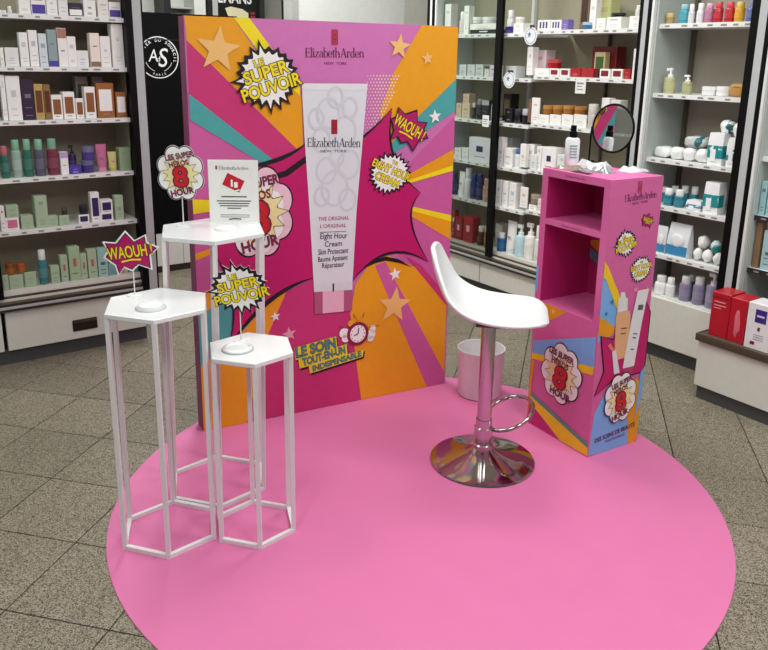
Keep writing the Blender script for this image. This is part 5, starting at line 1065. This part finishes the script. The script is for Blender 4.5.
def packet(label, c, lx, ly, hz, rz, col, seed, rough=.25, metal=0.):
    bm = bmesh.new(); n, m = 12, 9; rnd = random.Random(seed); V = []
    ph = [rnd.uniform(0, 6) for _ in range(6)]
    def zf(i, j):
        u, v = i / n, j / m; e = min(1, 6 * min(u, 1 - u, v, 1 - v)); return hz * e * (.55 + .25 * math.sin(7 * u + ph[0] + 3 * v) + .2 * math.sin(13 * v + ph[1] - 5 * u)) + rnd.uniform(0, .0012)
    top = [[bm.verts.new(((i / n - .5) * lx, (j / m - .5) * ly, max(.0012, zf(i, j)))) for j in range(m + 1)] for i in range(n + 1)]; bot = [[bm.verts.new(((i / n - .5) * lx, (j / m - .5) * ly, 0)) for j in range(m + 1)] for i in range(n + 1)]
    for i in range(n):
        for j in range(m): bm.faces.new((top[i][j], top[i + 1][j], top[i + 1][j + 1], top[i][j + 1])); bm.faces.new((bot[i][j + 1], bot[i + 1][j + 1], bot[i + 1][j], bot[i][j]))
    for i in range(n): bm.faces.new((bot[i][0], bot[i + 1][0], top[i + 1][0], top[i][0])); bm.faces.new((top[i][m], top[i + 1][m], bot[i + 1][m], bot[i][m]))
    for j in range(m): bm.faces.new((top[0][j], top[0][j + 1], bot[0][j + 1], bot[0][j])); bm.faces.new((bot[n][j], bot[n][j + 1], top[n][j + 1], top[n][j]))
    o = link('sample_packet', bm_me(bm, 40), M(col, rough, metal, vary=.15, scale=40), None); o.location = c; o.rotation_euler = (0, 0, rz); tag(o, label, 'packet', 'packets on the podium')
    return o
packet('crumpled brownish plastic packet at front left of podium top', (.645, 2.875, PT), .11, .06, .02, -.75, '8F7A70', 1, .2)
packet('white sachet pile in front of the mirror on podium', (.745, 2.935, PT), .13, .07, .034, -.45, 'C0C4C6', 2, .3)
packet('silver plastic bag at the right of the podium top', (.735, 2.83, PT), .12, .06, .028, -.85, 'B8BCBE', 3, .15, .5)
packet('clear white bag at the right rear corner of podium top', (.875, 2.865, PT), .10, .07, .02, 0.55, 'CDD2D4', 5, .2)
packet('flat dark card edge lying on the podium front edge', (.668, 2.79, PT), .085, .03, .006, -1.0, '2A2A2E', 6, .3)
# ------------------------------------------------------------------ hexagonal plinths
PWH = M('E6EAEA', .25, coat=.3, vary=.02); LEG = M('E2E2E2', .35, vary=.02)
def plinth(label, x, y, rot, h, R, lean=0.):
    t = thing('hexagonal_plinth', label, 'plinth', (x, y, MZ), 0, 'white hexagonal plinths'); tb = .0125
    def P(k, r, z): a = rot + k * math.pi / 3; return Vector((r * math.cos(a) + lean * z / h, r * math.sin(a), z))
    bm = bmesh.new(); lo = [bm.verts.new(P(k, R, h - .014)) for k in range(6)]; hi = [bm.verts.new(P(k, R, h)) for k in range(6)]
    bm.faces.new(hi); bm.faces.new(lo[::-1])
    for k in range(6): bm.faces.new((lo[k], lo[(k + 1) % 6], hi[(k + 1) % 6], hi[k]))
    bmesh.ops.bevel(bm, geom=bm.edges[:], offset=.0015, segments=1, affect='EDGES'); link('top_plate', bm_me(bm), PWH, t)
    for k in range(6):
        link('leg', bar_me(P(k, R - .008, 0), P(k, R - .008, h - .014), tb), LEG, t)
        link('base_rail', bar_me(P(k, R - .008, tb / 2), P(k + 1, R - .008, tb / 2), tb), LEG, t)
    return t
plinth('mid-height white hexagonal wire plinth, front left of the group', -.679, 2.122, -.291, .737, .156)
plinth('tallest white hexagonal wire plinth, at the back of the group', -.594, 2.404, -.265, .895, .177, .016)
plinth('shortest white hexagonal wire plinth, at the right front', -.42, 2.154, -.26, .594, .134)
# ---- cards on wire stems
def card(name, label, base, zc, rx, ry, rz, draw, thick_shape):
    t = thing(name, label, 'sign', base, rz, 'comic cards on stems')
    link('foot', lathe_me([(0, 0), (.022, 0), (.022, .0025), (.004, .004), (0, .004)], 24), M('E4E8E6', .3), t); link('stem', tube_me([(0, .0, .003), (0, .0, zc)], .0017, 8), M('E0E0DC', .3), t)
    vs, fs = thick_shape; n = len(vs); v = [(x, -.0035, y + zc) for x, y in vs] + [(x, -.0062, y + zc) for x, y in vs]
    rim = range(1, n)
    f = list(fs) + [tuple(i + n for i in q[::-1]) for q in fs] + [(i, (i % (n - 1)) + 1, (i % (n - 1)) + 1 + n, i + n) for i in rim]
    link('card', pyd(v, f), M('EDEAE6', .45), t); draw(t, front_map(-.0062), zc); return t
card('sign_card', 'cloud-shaped card with a red 8 on the tallest plinth', (-.679, 2.436, MZ + .895), .172, .075, .09, .1, lambda t, mp, z: motif_eight((0, z), .074, .09, t, mp, 1, .08), xf(cloud(), 0, 0, .075, .091, .08))
card('sign_card', 'magenta shout card on the mid-height plinth', (-.765, 2.19, MZ + .737), .130, .078, .07, .1, lambda t, mp, z: motif_waouh((0, z), .081, .07, t, mp, 1, .12, 'white'), xf(fan(WAOUH), 0, 0, .081, .07, .12))
card('sign_card', 'spiky white burst card with yellow letters on the shortest plinth', (-.459, 2.205, MZ + .594), .168, .097, .09, .05, lambda t, mp, z: motif_super((0, z), .104, .09, t, mp, 1, 5, .22, 1.0), xf(spiky(21, .70, 5, .22), 0, 0, .104, .09))
# ---- discs
def round_disc(label, x, y, z, r, kind):
    t = thing('round_disc', label, 'disc', (x, y, z), 0)
    if kind == 'white': link('base', lathe_me([(0, 0), (r, 0), (r, .004), (r * .93, .008), (0, .008)], 36), M('C8CDCD', .3), t); link('pad', lathe_me([(0, .008), (r * .78, .008), (r * .78, .011), (r * .72, .012), (0, .012)], 36), M('F2F2EE', .4), t)
    elif kind == 'thin': link('base', lathe_me([(0, 0), (r, 0), (r, .003), (r * .96, .0045), (0, .0045)], 36), M('E4E6E4', .35), t); link('pad', lathe_me([(0, .0045), (r * .85, .0045), (r * .85, .006), (0, .006)], 36), M('F0F0EE', .4), t)
    else: link('dome', lathe_me([(0, 0), (r, 0), (r, .004), (r * .92, .008), (r * .8, .0095), (r * .72, .006), (0, .006)], 36), M('E6ECEC', .08, coat=.6), t); link('rim', tube_me([(r * math.cos(k * .1745), r * math.sin(k * .1745), .003) for k in range(36)], .003, 6, True), M('B9C0C0', .2), t)
round_disc('white round pad with grey rim on the mid-height plinth', -.682, 2.072, MZ + .737, .042, 'white')
round_disc('thin white round disc beside the leaflet on the tallest plinth', -.535, 2.40, MZ + .895, .036, 'thin')
round_disc('glossy clear dome on the shortest plinth', -.455, 2.135, MZ + .594, .044, 'dome')
# ---- leaflet
lf = thing('leaflet_stand', 'white upright leaflet with red picture on the tallest plinth', 'leaflet', (-.528, 2.50, MZ + .895), .05); lw, lh = .157, .205
link('holder', boxes_me([(-lw / 2 - .002, lw / 2 + .002, 0, .002, 0, lh + .002), (-lw / 2, lw / 2, -.02, .03, 0, .002)]), M('E2E8E8', .1, coat=.4), lf); box('sheet', M('ECECE8', .45), lf, -lw / 2, lw / 2, -.0012, 0, .002, lh)
fm = front_map(-.0012); G = M('6A6A70', .5)
wordmark((-.045, lh - .024), (.05, lh - .024), .011, G, lf, fm, 1); emblem(-.053, lh - .023, .012, lf, fm, 1, M('B03040', .5))
ink('red_picture', [xf(poly([(-1, -.7), (1, -.7), (1, .7), (-1, .7)]), 0, lh - .072, .03, .03, -.45)], M('C02030', .4), lf, fm, 1)
ink('picture_mark', [poly([(-.008, lh - .085), (-.002, lh - .085), (-.002, lh - .062), (-.008, lh - .062)]), poly([(.002, lh - .088), (.014, lh - .088), (.014, lh - .07), (.002, lh - .07)]), stroke([(0, lh - .1), (.02, lh - .095)], .004)], INKS['white'], lf, fm, 2)
ink('text_lines', [stroke([(-.04, lh - .118), (.042, lh - .118)], .004)] + [stroke([(-w_, lh - .132 - .008 * k), (w_, lh - .132 - .008 * k)], .0035) for k, w_ in enumerate((.055, .05, .046, .022))], M('50505A', .5), lf, fm, 1)
ink('text_lines', [stroke([(-.045, lh - .178), (.05, lh - .178)], .0035), stroke([(-.045, lh - .185), (.05, lh - .185)], .003)], M('B0B0B4', .5), lf, fm, 1); ink('signature', [stroke([(-.018, .012), (0, .014), (.022, .013)], .004)], M('40404A', .5), lf, fm, 1)
# ------------------------------------------------------------------ bar stool
CHR = M('B4B0AC', .09, 1., vary=.01); CHR2 = M('C4BCC0', .16, 1., vary=.01)
st = thing('bar_stool', 'white bucket-seat bar stool with chrome column and round foot', 'stool', (.335, 2.585, MZ), -.15)
link('base', lathe_me([(.17, 0), (.188, 0), (.192, .004), (.19, .009), (.175, .014), (.14, .022), (.10, .032), (.065, .043), (.045, .052), (.034, .06), (0, .06)], 64), CHR, st)
link('collar', lathe_me([(.036, .058), (.036, .07), (.031, .074), (.0, .074)], 32), CHR2, st)
link('outer_column', lathe_me([(.029, .07), (.029, .170), (.0, .170)], 32), CHR2, st); link('column', lathe_me([(.026, .168), (.026, .54), (0, .54)], 32), CHR2, st)
link('seat_mount', boxes_me([(-.045, .045, -.045, .045, .532, .546)]), M('4A4A4C', .5, .5), st)
fa_, ft_ = math.radians(38), math.radians(26); rf = .088; pts = []
for k in range(40):
    a = math.pi + (k - 19.5) / 39 * 2 * math.pi * .955
    u, v = rf * math.cos(a) + rf + .022, rf * math.sin(a)
    pts.append((u * math.cos(fa_) * 1 - v * math.sin(fa_), u * math.sin(fa_) + v * math.cos(fa_), .118 + u * math.sin(ft_)))
fr_ = link('footrest', tube_me(pts, .0075, 10, True), CHR, st)
link('footrest_clamp', lathe_me([(.034, .106), (.034, .136), (.029, .14)], 24), CHR2, st)
def seat_me():
    # profile from the top of the back to the front lip: (x forward, z, half width, side lift)
    prof = [(-.212, .806, .045, 0), (-.213, .799, .078, 0), (-.208, .775, .104, .004), (-.197, .735, .128, .008), (-.182, .69, .148, .014), (-.162, .648, .164, .022), (-.134, .608, .176, .03), (-.095, .579, .183, .034), (-.045, .564, .187, .03),
            (.01, .558, .188, .026), (.065, .558, .187, .022), (.115, .563, .180, .016), (.152, .570, .164, .01), (.176, .572, .14, .004), (.189, .567, .105, 0), (.193, .561, .065, 0)]
    n = 14; v, f = [], []
    for i, (x, z, hw, lift) in enumerate(prof):
        a = prof[max(0, i - 1)]; b = prof[min(len(prof) - 1, i + 1)]; tx, tz = b[0] - a[0], b[1] - a[1]; l = math.hypot(tx, tz); nx, nz = -tz / l, tx / l
        if nz < 0 and nx < 0: nx, nz = -nx, -nz
        for j in range(n + 1):
            u = j / n * 2 - 1; s = abs(u) ** 2.6; k = lift + (.012 if 0 < i < 5 else 0)
            v.append((x + abs(nx) * k * s, u * hw, z + (abs(nz) * lift * s)))
    for i in range(len(prof) - 1):
        for j in range(n): q = i * (n + 1) + j; f.append((q, q + 1, q + n + 2, q + n + 1))
    return pyd(v, f)
seat = link('seat', seat_me(), M('E8ECEC', .3, coat=.25, vary=.015), st, True)
so = seat.modifiers.new('solid', 'SOLIDIFY'); so.thickness = .016; so.offset = -1; ss = seat.modifiers.new('sub', 'SUBSURF'); ss.levels = 2; ss.render_levels = 2
# ------------------------------------------------------------------ waste bin
bn = thing('waste_bin', 'white round open waste bin behind the bar stool', 'bin', (.385, 3.185, MZ))
link('bin_body', lathe_me([(0, .003), (.093, .003), (.095, .006), (.103, .212), (.1045, .215), (.101, .215), (.092, .012), (0, .012)], 48), M('E2E0E0', .35, coat=.2), bn); link('foot_ring', lathe_me([(.088, 0), (.092, 0), (.093, .005), (.088, .005)], 48), M('3A2A30', .5), bn)
